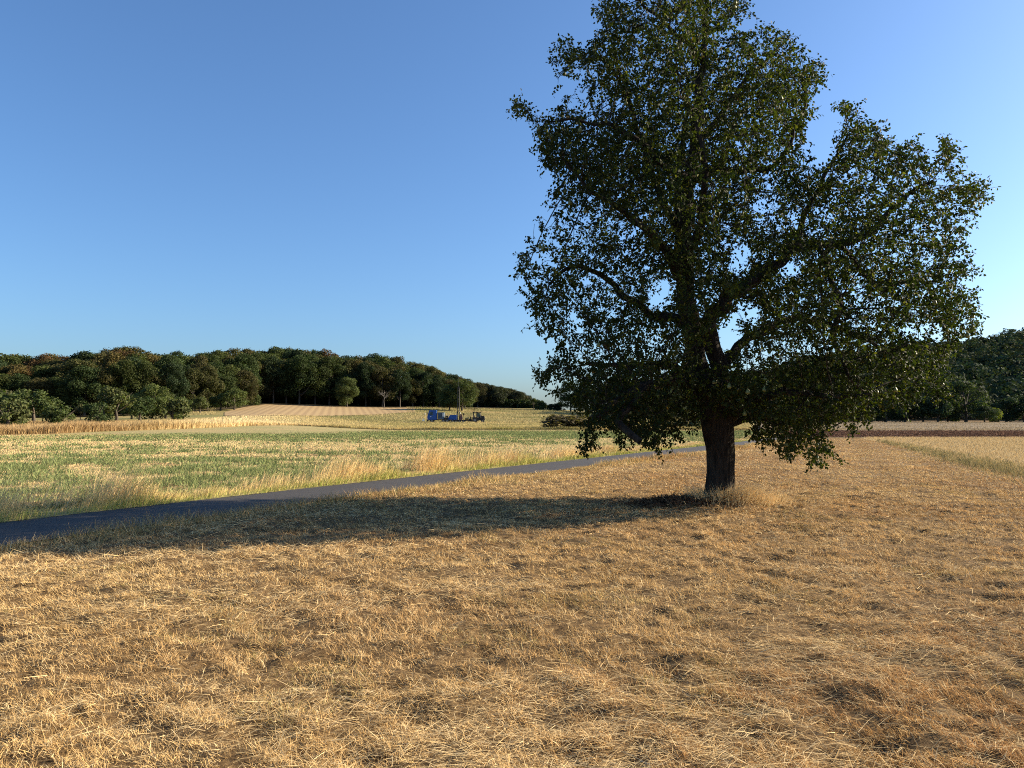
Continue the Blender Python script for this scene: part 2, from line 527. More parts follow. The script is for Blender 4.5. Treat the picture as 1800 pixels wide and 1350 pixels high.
# fringes beside the road
def along_road(n, a0, a1, s0, s1, seed, power=1.0):
    rs = np.random.RandomState(seed)
    u = rs.rand(n)
    a = a0 + (a1 - a0) * u ** power
    s = s0 + (s1 - s0) * rs.rand(n)
    bend = -0.0011 * np.clip(a - 30, 0, 200) ** 2 + 0.0027 * np.clip(6 - a, 0, 60) ** 2
    p = RP0[None] + RD[None] * a[:, None] + RN[None] * (s - bend)[:, None]
    return p[:, 0], p[:, 1], a, s, rs
# far verge: tall straw-coloured grass with green feet
x, y, a, s, rs = along_road(120000, -16, 75, ROAD_W + .02, ROAD_W + 1.6, 41, 1.7)
ds = s - ROAD_W
dens = np.clip(1.25 - ds / 1.7, 0, 1) * np.clip(fbm(x * .8, y * .8, 3, 42) * 2.0 - .3, .15, 1)
k = rs.rand(len(x)) < dens
x, y, a, ds = x[k], y[k], a[k], ds[k]; n = len(x); rs = np.random.RandomState(43)
tall = fbm(x * .75, y * .75, 3, 44)
L = (.10 + 1.45 * np.clip(tall - .32, 0, 1) * np.clip(.35 + ds * 1.1, 0, 1.2)) * (.5 + .8 * rs.rand(n)) * np.interp(a, [0, 14, 26, 60], [1.15, .95, .42, .4])
gy_ = np.clip(1.3 - ds * 1.0 - rs.rand(n) * .75, 0, 1)
straw = lerp(np.tile(STRAW, (n, 1)), np.tile(PALE, (n, 1)), rs.rand(n) * .6)
c = lerp(straw, lerp(np.tile(C_(.24, .31, .055), (n, 1)), np.tile(C_(.36, .38, .09), (n, 1)), rs.rand(n)), gy_)
W = (.003 + .002 * rs.rand(n)) * np.clip(y / 9, 1, 5)
tag(blades('verge_grass', x, y, np.zeros(n) + .01, L, W, .12 + np.abs(rs.randn(n)) * .26, rs.rand(n) * 2.2 - .6, c * (.8 + .4 * rs.rand(n))[:, None], .8, 45),
    'tall yellow grass with bright green feet along the far edge of the lane', 'grass', kind='stuff')
# near verge
x, y, a, s, rs = along_road(60000, -14, 60, -1.1, .04, 51, 1.6)
k = rs.rand(len(x)) < np.clip(.25 + fbm(x * 1.2, y * 1.2, 3, 52), 0, 1) * np.clip(1.2 + s, .2, 1)
x, y, s = x[k], y[k], s[k]; n = len(x); rs = np.random.RandomState(53)
L = (.05 + .42 * np.clip(fbm(x * .7, y * .7, 3, 54) - .28, 0, 1)) * (.5 + .9 * rs.rand(n))
W = (.0028 + .002 * rs.rand(n)) * np.clip(y / 9, 1, 5)
c = lerp(meadow_colour(x, y, rs), np.tile(C_(.19, .21, .07), (n, 1)), (rs.rand(n) < .22) * .7)
tag(blades('roadside_grass', x, y, relief(x, y), L, W, .2 + np.abs(rs.randn(n)) * .4, rs.rand(n) * math.tau, c, .7, 55),
    'ragged dry tufts along the near edge of the lane', 'grass', kind='stuff')

# hay field: pale stubble with low green tufts in loose rows
x, y, rs = sector(420000, 9, 121, 1.55, -.80, .36, 61)
lim = np.interp(900 + F * x / y, PB, YB)
k = (road_s(x, y) > ROAD_W + .9) & (y < lim - 1)
x, y = x[k], y[k]; n = len(x); lim = lim[k]; rs = np.random.RandomState(62)
g1 = fbm(x * .22 + y * .05, y * .42, 4, 63)
g2 = fbm(x * 1.1, y * 1.3, 3, 64)
rowd = np.interp(y, [9, 20, 28, 38, 52, 62, 80, 121], [.50, .56, .50, .42, .34, .46, .62, .62])
band = np.clip((lim - y) / 14 - .25, 0, 1)
gp_ = np.clip((g1 * .45 + g2 * .55 - (1 - rowd) * .92) * 11 + .2, .05, .95) * band
isg = rs.rand(n) < gp_
L = np.where(isg, .03 + .24 * g2, .04 + .05 * g2) * (.6 + .7 * rs.rand(n))
W = np.where(isg, .010, .005) * np.clip(y / 14, 1, 6) * (.7 + .6 * rs.rand(n))
cg = lerp(np.tile(C_(.115, .160, .060), (n, 1)), np.tile(C_(.26, .28, .115), (n, 1)), rs.rand(n))
cs = lerp(np.tile(STRAW, (n, 1)), np.tile(PALE, (n, 1)), rs.rand(n) * .6)
c = np.where(isg[:, None], cg, cs) * (.8 + .4 * rs.rand(n))[:, None]
tag(blades('field_grass', x, y, np.zeros(n) + .02, L, W, .15 + np.abs(rs.randn(n)) * .5, rs.rand(n) * math.tau, c, .6, 65),
    'low green clover tufts among pale stubble in the flat field beyond the lane', 'grass', kind='stuff')

# mown straw along the far end of the field
rs = np.random.RandomState(67); n = 45000
p = -330 + rs.rand(n) * 1600; y = np.interp(p, PB, YB) - .5 - rs.rand(n) * 20; x = (p - 900) / F * y
k = road_s(x, y) > ROAD_W + 1
x, y = x[k], y[k]; n = len(x)
c = lerp(np.tile(STRAW, (n, 1)), np.tile(PALE, (n, 1)), rs.rand(n)) * (.55 + .3 * rs.rand(n))[:, None]
tag(blades('mown_straw', x, y, np.zeros(n) + .02, .05 + .06 * rs.rand(n), .04 + .03 * rs.rand(n), .3 + np.abs(rs.randn(n)) * .5, rs.rand(n) * math.tau, c, .4, 68),
    'pale mown strip of straw along the far end of the flat field', 'straw', kind='stuff')
# tall dry grass at the far side of the hay field
rs = np.random.RandomState(71)
n = 150000
p = -330 + rs.rand(n) * 1650
y0 = np.interp(p, PB, YB)
dep = rs.rand(n) ** 1.9 * np.interp(p, [-330, 300, 500, 1330], [34, 40, 75, 75])
y = y0 + dep; x = (p - 900) / F * y
k = (np.abs(road_s(x, y) - ROAD_W / 2) > 2.0)
x, y, p, dep = x[k], y[k], p[k], dep[k]; n = len(x)
zz = H(x, y) + .02
left = np.clip((520 - p) / 160, 0, 1)
L = (.55 + .75 * left) * (.5 + .6 * rs.rand(n)) * (.6 + .8 * fbm(x * .2, y * .2, 3, 72)) * np.interp(dep, [0, 8, 20, 75], [1, .7, .32, .45]) ** np.where(p < 520, 1, .5)
rd = lerp(np.tile(C_(.33, .22, .11), (n, 1)), np.tile(C_(.46, .33, .16), (n, 1)), rs.rand(n))
yl = lerp(np.tile(C_(.27, .24, .085), (n, 1)), np.tile(C_(.52, .40, .18), (n, 1)), np.clip(fbm(x * .12, y * .12, 3, 73) * 2 - .6 + .4 * rs.rand(n), 0, 1))
pl = np.exp(-((p - 430) / 110) ** 2)
c = lerp(yl, rd, np.clip((400 - p) / 200, 0, 1)); c = lerp(c, np.tile(PALE, (n, 1)), pl * .75)
tag(blades('tall_grass', x, y, zz, L, .03 + .035 * rs.rand(n), np.abs(rs.randn(n)) * .18, rs.rand(n) * math.tau, c * (.8 + .4 * rs.rand(n))[:, None], .5, 74),
    'waist high dry grass, rust red on the left and straw yellow on the right, behind the flat field', 'grass', kind='stuff')
# thinner grass further up, round the machines
n = 90000
p = 330 + rs.rand(n) * 990
y = 185 + rs.rand(n) * 120
x = (p - 900) / F * y
zz = H(x, y) + .02
k = ~((p > 380) & (p < 715) & (y > np.interp(p, [380, 450, 560, 720], [176, 172, 196, 240])))
x, y, zz, p = x[k], y[k], zz[k], p[k]; n = len(x)
yl = lerp(np.tile(C_(.22, .21, .085), (n, 1)), np.tile(C_(.44, .35, .17), (n, 1)), np.clip(fbm(x * .06, y * .15, 3, 75) * 2.2 - .6, 0, 1))
tag(blades('pasture_grass', x, y, zz, .25 + .3 * rs.rand(n), .05 + .05 * rs.rand(n), np.abs(rs.randn(n)) * .3, rs.rand(n) * math.tau, yl * (.8 + .4 * rs.rand(n))[:, None], .5, 76),
    'olive and straw coloured rough grass on the slope around the machines', 'grass', kind='stuff')

# yellow field on the right and the weedy edge in front of it
x, y, rs = sector(230000, 9, 69, 1.3, .38, 1.5, 81)
k = edge_s(x, y) > .3
x, y = x[k], y[k]; n = len(x)
c = lerp(np.tile(STRAW, (n, 1)), np.tile(PALE, (n, 1)), rs.rand(n)) * (.45 + .4 * rs.rand(n))[:, None]
tag(blades('straw_stubble', x, y, np.zeros(n) + .02, .06 + .10 * rs.rand(n), .006 * np.clip(y / 12, 1, 6), .1 + np.abs(rs.randn(n)) * .3, rs.rand(n) * math.tau, c, .5, 82),
    'bright yellow stubble in the field at the right edge', 'stubble', kind='stuff')
rs = np.random.RandomState(83); n = 17000
u = -.25 + rs.rand(n) * 1.3; w = rs.randn(n) * .42 * (1.4 - u) + .35
ex, ey = EB[0] - EA[0], EB[1] - EA[1]; el = math.hypot(ex, ey)
x = EA[0] + ex * u + ey / el * w; y = EA[1] + ey * u - ex / el * w
k = rs.rand(n) < np.clip(fbm(x * .5, y * .5, 3, 84) * 2 - .5, .1, 1) * np.interp(u, [-.25, .2, .5, .8, 1.05], [1, .9, .4, .2, .1])
x, y = x[k], y[k]; n = len(x)
c = lerp(np.tile(C_(.17, .165, .07), (n, 1)), np.tile(C_(.42, .32, .15), (n, 1)), rs.rand(n)) * (.75 + .5 * rs.rand(n))[:, None]
tag(blades('edge_weeds', x, y, np.zeros(n), .10 + .22 * rs.rand(n), .010 * np.clip(y / 14, 1, 4), .2 + np.abs(rs.randn(n)) * .4, rs.rand(n) * math.tau, c, .6, 85),
    'dull green weeds on the diagonal line between brown meadow and yellow field', 'weeds', kind='stuff')

rs = np.random.RandomState(86); n = 70000
p = 1340 + rs.rand(n) * 620; y = 113 + rs.rand(n) ** 1.5 * 112; x = (p - 900) / F * y
k = rs.rand(n) < np.clip(fbm(x * .03, y * .25, 3, 87) * 3 - .9, .1, 1) * (.45 + .55 * (np.sin(x * .5 * 2 + y * .86 * 2) > 0))
x, y = x[k], y[k]; n = len(x)
c = lerp(np.tile(C_(.16, .13, .09), (n, 1)), np.tile(C_(.52, .40, .23), (n, 1)), rs.rand(n))
tag(blades('row_stubble', x, y, H(x, y) + .04, .12 + .12 * rs.rand(n), .05 + .05 * rs.rand(n), np.abs(rs.randn(n)) * .4, rs.rand(n) * math.tau, c, .3, 88),
    'greyish tan stubble standing in rows beyond the ploughed strip on the right', 'stubble', kind='stuff')
rs = np.random.RandomState(89); n = 26000
p = 1340 + rs.rand(n) * 640; y = 69.5 + rs.rand(n) * 42; x = (p - 900) / F * y
c = lerp(np.tile(C_(.065, .037, .025), (n, 1)), np.tile(C_(.25, .15, .10), (n, 1)), rs.rand(n) ** 1.5)
tag(blades('soil_clods', x, y, np.zeros(n) + .03, .05 + .10 * rs.rand(n), .12 + .14 * rs.rand(n), .6 + .7 * rs.rand(n), rs.rand(n) * math.tau, c, .8, 90),
    'crumbled dark clods on the ploughed strip on the right', 'clods', kind='stuff')

# ------------------------------------------------------------------ tubes
def tube_mesh(paths, sides=6):
    """paths: list of (points Nx3, radii N). returns verts, quads"""
    V, Q = [], []; off = 0
    ang = np.arange(sides) / sides * math.tau
    for P, Rr in paths:
        P = np.asarray(P, float); m = len(P)
        if m < 2: continue
        Tn = np.gradient(P, axis=0)
        Tn /= np.linalg.norm(Tn, axis=1)[:, None] + 1e-9
        up = np.array([0.31, .95, .05]); up /= np.linalg.norm(up)
        A = np.cross(Tn, up); A /= np.linalg.norm(A, axis=1)[:, None] + 1e-9
        B = np.cross(Tn, A)
        ring = P[:, None, :] + (A[:, None, :] * np.cos(ang)[None, :, None] + B[:, None, :] * np.sin(ang)[None, :, None]) * np.asarray(Rr)[:, None, None]
        V.append(ring.reshape(-1, 3))
        i = np.arange(m - 1)[:, None] * sides; j = np.arange(sides)[None]; jn = (j + 1) % sides
        Q.append(np.stack([i + j, i + jn, i + sides + jn, i + sides + j], -1).reshape(-1, 4) + off)
        off += m * sides
    return np.concatenate(V), np.concatenate(Q)

# ------------------------------------------------------------------ the pear tree
def catmull(P, step):
    P = np.asarray(P, float)
    out = []
    n = len(P)
    for i in range(n - 1):
        p0 = P[max(i - 1, 0)]; p1 = P[i]; p2 = P[i + 1]; p3 = P[min(i + 2, n - 1)]
        L = np.linalg.norm((p2 - p1)[:3]); m = max(1, int(L / step))
        for k in range(m):
            t = k / m
            out.append(.5 * ((2 * p1) + (-p0 + p2) * t + (2 * p0 - 5 * p1 + 4 * p2 - p3) * t * t + (-p0 + 3 * p1 - 3 * p2 + p3) * t ** 3))
    out.append(P[-1])
    return np.array(out)
def limb(pts):
    return np.array([(*at(a, b, TY + d), r) for a, b, d, r in pts])

SIL = [(1045, 12), (1095, 0), (1120, -50), (1180, -85), (1250, -95), (1310, -50), (1305, 15), (1335, 62), (1388, 72), (1397, 108),
       (1436, 108), (1455, 150), (1447, 188), (1420, 225), (1440, 262), (1465, 205), (1510, 178), (1538, 218), (1562, 242), (1600, 250),
       (1622, 272), (1662, 255), (1692, 292), (1745, 322), (1732, 362), (1700, 388), (1716, 440), (1708, 490), (1695, 540), (1705, 580),
       (1650, 622), (1680, 662), (1665, 692), (1600, 706), (1560, 716), (1505, 742), (1465, 765), (1470, 800), (1440, 812), (1400, 800),
       (1345, 790), (1310, 745), (1275, 700), (1235, 700), (1215, 735), (1180, 760), (1160, 798), (1110, 782), (1050, 768), (1018, 792), (1012, 760), (1042, 730),
       (1010, 705), (985, 692), (992, 655), (955, 655), (975, 622), (1000, 590), (962, 570), (940, 582), (934, 540), (918, 490),
       (912, 455), (922, 418), (958, 395), (940, 380), (962, 340), (958, 300), (955, 250), (912, 192), (960, 208), (976, 182),
       (1018, 190), (1036, 150), (1052, 120), (1020, 112), (976, 138), (986, 80), (1026, 96), (1050, 70), (1058, 45)]
SIL = np.array(SIL, float)
def inside_dist(px, py):
    """signed pixel distance to the crown outline, positive inside"""
    px = np.asarray(px); py = np.asarray(py)
    ins = np.zeros(px.shape, bool); dm = np.full(px.shape, 1e9)
    n = len(SIL)
    for i in range(n):
        x1, y1 = SIL[i]; x2, y2 = SIL[(i + 1) % n]
        c = ((y1 > py) != (y2 > py)) & (px < (x2 - x1) * (py - y1) / (y2 - y1 + 1e-9) + x1)
        ins ^= c
        ex, ey = x2 - x1, y2 - y1
        t = np.clip(((px - x1) * ex + (py - y1) * ey) / (ex * ex + ey * ey), 0, 1)
        dm = np.minimum(dm, np.hypot(px - x1 - t * ex, py - y1 - t * ey))
    return np.where(ins, dm, -dm)
def project(P):
    P = np.asarray(P, float)
    cp, sp = math.cos(PITCH), math.sin(PITCH)
    dz = P[:, 2] - CAM_H
    depth = P[:, 1] * cp + dz * sp
    up = -P[:, 1] * sp + dz * cp
    return 900 + F * P[:, 0] / depth, 675 - F * up / depth
HOLES_ = [(1446, 240, 30, 75, .12), (1520, 330, 60, 40, .7), (1440, 380, 30, 50, .6), (1620, 430, 60, 60, .75), (1540, 540, 50, 40, .7), (1010, 420, 50, 60, .7), (1120, 600, 60, 30, .7), (1330, 630, 50, 30, .65), (1160, 512, 20, 34, .03), (1283, 585, 26, 42, .08), (1318, 548, 26, 16, .1), (1345, 365, 30, 62, .4), (1300, 452, 26, 34, .3), (1385, 470, 26, 20, .3),
         (1400, 395, 24, 40, .45), (1500, 515, 40, 24, .5), (1655, 315, 14, 16, .1), (1625, 580, 60, 22, .35), (1560, 372, 18, 10, .1),
         (1230, 330, 36, 26, .6), (1050, 520, 40, 60, .7), (1345, 290, 20, 16, .4), (1255, 640, 30, 60, .5), (1290, 740, 46, 16, .2), (1200, 745, 26, 20, .35), (1150, 340, 30, 20, .6), (1010, 560, 22, 30, .4)]
HOLES = [(a, b, rx * .85, ry * .85, max(v, .16)) for a, b, rx, ry, v in HOLES_]
def keep_prob(px, py):
    k = np.ones(px.shape)
    for a, b, rx, ry, v in HOLES:
        q = ((px - a) / rx) ** 2 + ((py - b) / ry) ** 2
        k = np.minimum(k, v + (1 - v) * np.clip(q - .55, 0, 1))
    return k

LIMBS = {
 'stem': [(1254, 722, 0, .235), (1236, 660, .05, .20), (1218, 590, .1, .185), (1206, 510, .1, .17), (1200, 430, .1, .15), (1207, 350, .1, .13), (1220, 270, .05, .11), (1228, 190, 0, .09), (1236, 110, 0, .065), (1240, 30, 0, .045), (1246, -50, 0, .02)],
 'second': [(1272, 725, -.05, .20), (1266, 670, -.25, .17), (1252, 610, -.4, .15), (1243, 572, -.45, .135), (1250, 548, -.5, .125), (1270, 545, -.55, .13), (1278, 520, -.5, .115), (1300, 514, -.5, .11), (1318, 498, -.4, .105), (1345, 478, -.3, .095), (1375, 458, -.2, .09), (1392, 436, -.1, .08), (1430, 426, 0, .07), (1480, 432, .1, .065), (1520, 415, .2, .055), (1552, 382, .3, .045), (1590, 350, .2, .035), (1640, 320, .1, .02)],
 'riser': [(1392, 436, -.1, .065), (1412, 395, -.2, .055), (1430, 345, -.3, .045), (1455, 300, -.3, .035), (1490, 240, -.3, .02)],
 'droop': [(1480, 432, .1, .05), (1540, 500, .5, .05), (1580, 494, .6, .045), (1615, 492, .7, .04), (1640, 515, .7, .03), (1665, 545, .6, .018)],
 'hang': [(1430, 426, 0, .06), (1462, 480, -.4, .055), (1472, 540, -.8, .05), (1468, 600, -1.1, .04), (1490, 660, -1.3, .025)],
 'left_fork': [(1206, 500, .1, .11), (1182, 468, -.2, .10), (1165, 430, -.5, .085), (1130, 395, -.8, .07), (1090, 370, -1., .05), (1030, 330, -1.1, .03), (990, 280, -1., .018)],
 'left_low': [(1210, 560, .1, .10), (1165, 560, .5, .085), (1110, 530, .9, .07), (1060, 490, 1.0, .055), (1010, 470, .9, .04), (965, 500, .8, .02)],
 'skirt_left': [(1246, 700, 0, .13), (1200, 668, -.6, .10), (1140, 672, -1.2, .08), (1090, 700, -1.6, .055), (1050, 735, -1.8, .03)],
 'stub': [(1140, 672, -1.2, .06), (1112, 705, -1.6, .06), (1092, 748, -1.9, .058), (1124, 776, -2.1, .055)],
 'skirt_back': [(1240, 690, .1, .11), (1180, 640, 1.0, .09), (1110, 640, 1.7, .06), (1030, 640, 2.1, .03)],
 'skirt_right': [(1284, 735, -.05, .10), (1330, 700, -.6, .085), (1385, 690, -1.1, .065), (1450, 700, -1.5, .045), (1530, 690, -1.6, .02)],
 'low_right': [(1286, 745, 0, .07), (1335, 735, .3, .06), (1390, 742, .4, .055), (1420, 745, .4, .03), (1440, 780, .4, .015)],
 'back_right': [(1262, 650, .1, .11), (1320, 590, .9, .09), (1400, 560, 1.6, .07), (1500, 590, 2.0, .05), (1590, 640, 2.1, .025)],
 'up_left': [(1200, 420, .1, .09), (1165, 350, .6, .075), (1135, 270, .9, .06), (1105, 180, .9, .045), (1080, 90, .7, .025), (1060, 30, .6, .012)],
 'up_left_front': [(1214, 310, .1, .075), (1170, 290, -.5, .06), (1110, 240, -.9, .045), (1040, 215, -.9, .03), (960, 215, -.8, .012)],
 'up_right': [(1214, 320, .1, .085), (1262, 300, -.3, .07), (1305, 298, -.5, .06), (1340, 302, -.5, .055), (1362, 285, -.5, .045), (1390, 240, -.6, .03), (1420, 170, -.5, .015)],
 'up_right_back': [(1222, 250, .05, .075), (1275, 190, .6, .055), (1320, 130, .9, .04), (1360, 95, .9, .02)],
 'front': [(1204, 470, .05, .10), (1230, 400, -.9, .08), (1240, 320, -1.5, .055), (1230, 240, -1.7, .035), (1200, 160, -1.5, .02)],
 'back': [(1202, 440, .15, .10), (1190, 360, 1.2, .08), (1200, 260, 1.8, .055), (1210, 150, 1.7, .03)],
 'top_left': [(1236, 110, 0, .05), (1190, 60, -.3, .04), (1140, 20, -.4, .025), (1110, -20, -.4, .012)],
 'spur_left': [(1105, 180, .9, .03), (1075, 125, .6, .025), (1040, 88, .4, .018), (1015, 98, .35, .014), (996, 118, .3, .010), (980, 140, .3, .005)],
}
pear = empty('pear_tree', (TX, TY, 0))
tag(pear, 'large old pear tree with a dark leafy crown standing alone in the mown meadow', 'tree')
OFF = np.array([TX, TY, 0.])
def pear_part(name, v, q, mat, col=None, smooth=True, parent=pear):
    return mesh_np(name, v - OFF, q, mat, col=col, smooth=smooth, parent=parent)

def bark_tube(P4, sides, amp, ridges=11, flare=0):
    P = P4[:, :3]; Rr = P4[:, 3]; m = len(P)
    Tn = np.gradient(P, axis=0); Tn /= np.linalg.norm(Tn, axis=1)[:, None]
    up = np.array([.2, .97, 0.1]); A = np.cross(Tn, up); A /= np.linalg.norm(A, axis=1)[:, None]; B = np.cross(Tn, A)
    ang = np.arange(sides) / sides * math.tau
    s = np.concatenate([[0], np.cumsum(np.linalg.norm(np.diff(P, axis=0), axis=1))])
    AA, SS = np.meshgrid(ang, s)
    # noise periodic in angle, stretched along the trunk
    u = np.cos(AA) * 3.2 + 40; w = np.sin(AA) * 3.2 + 40
    rid = np.abs(fbm(u + .25 * SS, w + SS * .5, 4, 91) - .5) * 2
    rid2 = np.abs(vnoise(np.cos(AA) * 7 + 70 + SS * .8, np.sin(AA) * 7 + 70 - SS * .6) - .5) * 2
    lump = fbm(np.cos(AA) * 1.2 + 9 + SS * 1.4, np.sin(AA) * 1.2 + 5 + SS, 2, 92) - .5
    disp = amp * (rid * .8 + rid2 * .7) + lump * Rr[:, None] * .28
    if flare:
        fl = np.exp(-SS / .16)
        disp = disp + fl * (.07 + .10 * np.clip(np.sin(AA * 4 + .7) + .3 * np.sin(AA * 7), 0, 1))
    rr = Rr[:, None] + disp
    ring = P[:, None, :] + (A[:, None] * np.cos(ang)[None, :, None] + B[:, None] * np.sin(ang)[None, :, None]) * rr[:, :, None]
    i = np.arange(m - 1)[:, None] * sides; j = np.arange(sides)[None]; jn = (j + 1) % sides
    Q = np.stack([i + j, i + jn, i + sides + jn, i + sides + j], -1).reshape(-1, 4)
    return ring.reshape(-1, 3), Q

trunk_pts = np.array([(TX, TY, -.12, .27), (TX, TY, .1, .262), (TX + .01, TY, .5, .252), (TX + .02, TY, .95, .262), (TX + 0, TY, 1.35, .29), (TX - .04, TY + 0, 1.7, .30), (TX - .10, TY + .02, 2.05, .26), (TX - .2, TY + .03, 2.4, .19)])
v, q = bark_tube(catmull(trunk_pts, .018), 120, .02, flare=1)
pear_part('trunk', v, q, M_BARK)

seeds, srad = [], []
for name, pts in LIMBS.items():
    P = catmull(limb(pts), .05)
    wig = np.stack([fbm(np.arange(len(P)) * .12, np.full(len(P), 7. * len(name) + d * 3), 2, 95 + d) - .5 for d in range(3)], 1)
    fade = np.clip(np.arange(len(P)) / 8, 0, 1)[:, None] * np.clip((len(P) - 1 - np.arange(len(P))) / 8, .3, 1)[:, None]
    P[:, :3] += wig * .16 * fade
    big = P[0, 3] > .12
    v, q = bark_tube(P, 40 if big else 14, .012 if big else .004)
    pear_part('limb', v, q, M_BARK)
    st = 2
    for r in P[::st]:
        if r[3] < .16: seeds.append(r[:3]); srad.append(r[3])
seeds = np.array(seeds)

# crown volume -> attractors -> branching
rs = np.random.RandomState(101)
N = 60000
px = 900 + rs.rand(N) * 860; py = -100 + rs.rand(N) * 920
dd = inside_dist(px, py)
dd = dd + (fbm(px / 26., py / 26., 3, 100) - .5) * 95 * np.clip(1.3 - dd / 70, 0, 1)      # ragged sprays along the outline
k = (dd > 2) & (rs.rand(N) < keep_prob(px, py))
px, py, dd = px[k], py[k], dd[k]
RD_ = 3.1
e = np.clip(dd * TY / F * 1.15, 0, RD_)
D = np.sqrt(RD_ ** 2 - (RD_ - e) ** 2)
dz = (rs.rand(len(px)) * 2 - 1)
dz = np.sign(dz) * np.abs(dz) ** .75 * D
# uneven clumps
A = np.array([at(a, b, TY + d) for a, b, d in zip(px, py, dz)])
cl = fbm(A[:, 0] * 1.1 + A[:, 1] * .7, A[:, 2] * 1.1 - A[:, 1] * .6, 3, 102)
k = (cl > .46) | (rs.rand(len(A)) < .14)
A = A[k]
A = A[rs.permutation(len(A))[:15500]]
ext = []                                             # fuller skirts round the fork and at the lowest branches
for a, b, rx, ry, d0, d1, m in [(1262, 692, 66, 42, -1.3, -.3, 330), (1110, 695, 95, 62, -2.2, 2.0, 750), (1400, 695, 130, 58, -2.0, 2.0, 800)]:
    for _ in range(m):
        r_, t_ = math.sqrt(rs.rand()), rs.rand() * math.tau
        ext.append(at(a + rx * r_ * math.cos(t_), b + ry * r_ * math.sin(t_), TY + d0 + (d1 - d0) * rs.rand()))
A = np.concatenate([A, np.array(ext)])
nodes = [tuple(s) for s in seeds]; par = [-1] * len(nodes)
NP = seeds.copy()
near_i = np.zeros(len(A), int); near_d = np.full(len(A), 1e9)
def upd(lo):
    global near_i, near_d
    new = NP[lo:]
    for c in range(0, len(new), 400):
        blk = new[c:c + 400]
        d2 = ((A[:, None, :] - blk[None]) ** 2).sum(-1)
        j = d2.argmin(1); dm = d2[np.arange(len(A)), j]
        b = dm < near_d
        near_d[b] = dm[b]; near_i[b] = j[b] + lo + c
upd(0)
alive = np.ones(len(A), bool)
STEP = .11; DI = 1.5; DK = .14
par = np.array(par)
for it in range(60):
    alive &= near_d > DK ** 2
    act = alive & (near_d < DI ** 2)
    if act.sum() < 5: break
    ai = near_i[act]
    dirs = A[act] - NP[ai]
    dirs /= np.linalg.norm(dirs, axis=1)[:, None] + 1e-9
    uniq, inv = np.unique(ai, return_inverse=True)
    acc = np.zeros((len(uniq), 3)); np.add.at(acc, inv, dirs)
    acc += rs.randn(*acc.shape) * .25
    acc[:, 2] += .08
    acc /= np.linalg.norm(acc, axis=1)[:, None] + 1e-9
    new = NP[uniq] + acc * STEP
    pp_ = project(new)
    ok_ = (inside_dist(*pp_) > -12) & (keep_prob(*pp_) > .30)
    new, uniq = new[ok_], uniq[ok_]
    if not len(new): break
    lo = len(NP)
    NP = np.concatenate([NP, new]); par = np.concatenate([par, uniq])
    upd(lo)
    if len(NP) > 60000: break
nN = len(NP)
cnt = np.zeros(nN); kids = np.zeros(nN, int)
for i in range(nN - 1, -1, -1):
    if par[i] >= 0:
        cnt[i] += .0
        if kids[i] == 0: cnt[i] = 1
        cnt[par[i]] += cnt[i]; kids[par[i]] += 1
rad = .0035 * np.maximum(cnt, 1) ** .46
# chains
children = {}
for i in range(nN):
    if par[i] >= 0: children.setdefault(int(par[i]), []).append(i)
paths = []
stack = [(s, c) for s in range(len(seeds)) for c in children.get(s, [])]
while stack:
    p0, c = stack.pop()
    ch = [p0, c]
    while True:
        cs = children.get(ch[-1], [])
        if not cs: break
        cs = sorted(cs, key=lambda i: -cnt[i])
        for o in cs[1:]: stack.append((ch[-1], o))
        ch.append(cs[0])
    rr = rad[ch].copy(); rr[0] = min(rr[0], rad[c]) if p0 < len(seeds) else rad[c]
    paths.append((NP[ch], rr))
# twigs with leaves
tips = np.where(cnt <= 7)[0]; tips = tips[tips >= len(seeds)]
LV, tw = [], []
sh_base, sh_dir = [], []
for i in tips:
    pd = NP[i] - NP[par[i]]; pd /= np.linalg.norm(pd) + 1e-9
    for _ in range(1 if kids[i] else 2):
        d = pd * .7 + rs.randn(3) * .75; d[2] -= .05
        d /= np.linalg.norm(d); sh_base.append(NP[i]); sh_dir.append(d)
# epicormic shoots on the limbs
for i in rs.permutation(len(seeds))[:int(len(seeds) * .9)]:
    if srad[i] < .14:
        d = rs.randn(3); d[2] = abs(d[2]) * .8; d /= np.linalg.norm(d)
        sh_base.append(seeds[i]); sh_dir.append(d)
sh_base = np.array(sh_base); sh_dir = np.array(sh_dir)
sp, sq = project(sh_base + sh_dir * .15)
cs_ = fbm(sh_base[:, 0] * 2.1 + sh_base[:, 1] * 1.3, sh_base[:, 2] * 2.1 - sh_base[:, 1] * 1.1, 3, 103)
k = (inside_dist(sp, sq) > -26) & (rs.rand(len(sp)) < np.clip(keep_prob(sp, sq) * 1.2, .02, 1)) & (rs.rand(len(sp)) < np.clip((cs_ - .30) * 6, .35, 1))
sh_base, sh_dir = sh_base[k], sh_dir[k]
nS = len(sh_base)
shL = .10 + .20 * rs.rand(nS)
NLF = 9
t = (np.arange(NLF) + .6) / NLF
sag = rs.rand(nS) * .5
pos = sh_base[:, None] + sh_dir[:, None] * (shL[:, None] * t[None])[:, :, None]
pos[:, :, 2] -= (sag[:, None] * (shL[:, None] * t[None]) ** 2 * 2.5)
for b0, ps in zip(sh_base, pos):
    if rs.rand() < .55:
        tw.append((np.concatenate([b0[None], ps[[3, 8]]]), np.array([.0035, .0026, .0015])))
v, q = tube_mesh(paths, 5)
tw_v, tw_q = tube_mesh(tw, 3)
pear_part('branches', v, q, M_BARK)
pear_part('twigs', tw_v, tw_q, M_BARK)
lp = pos.reshape(-1, 3)
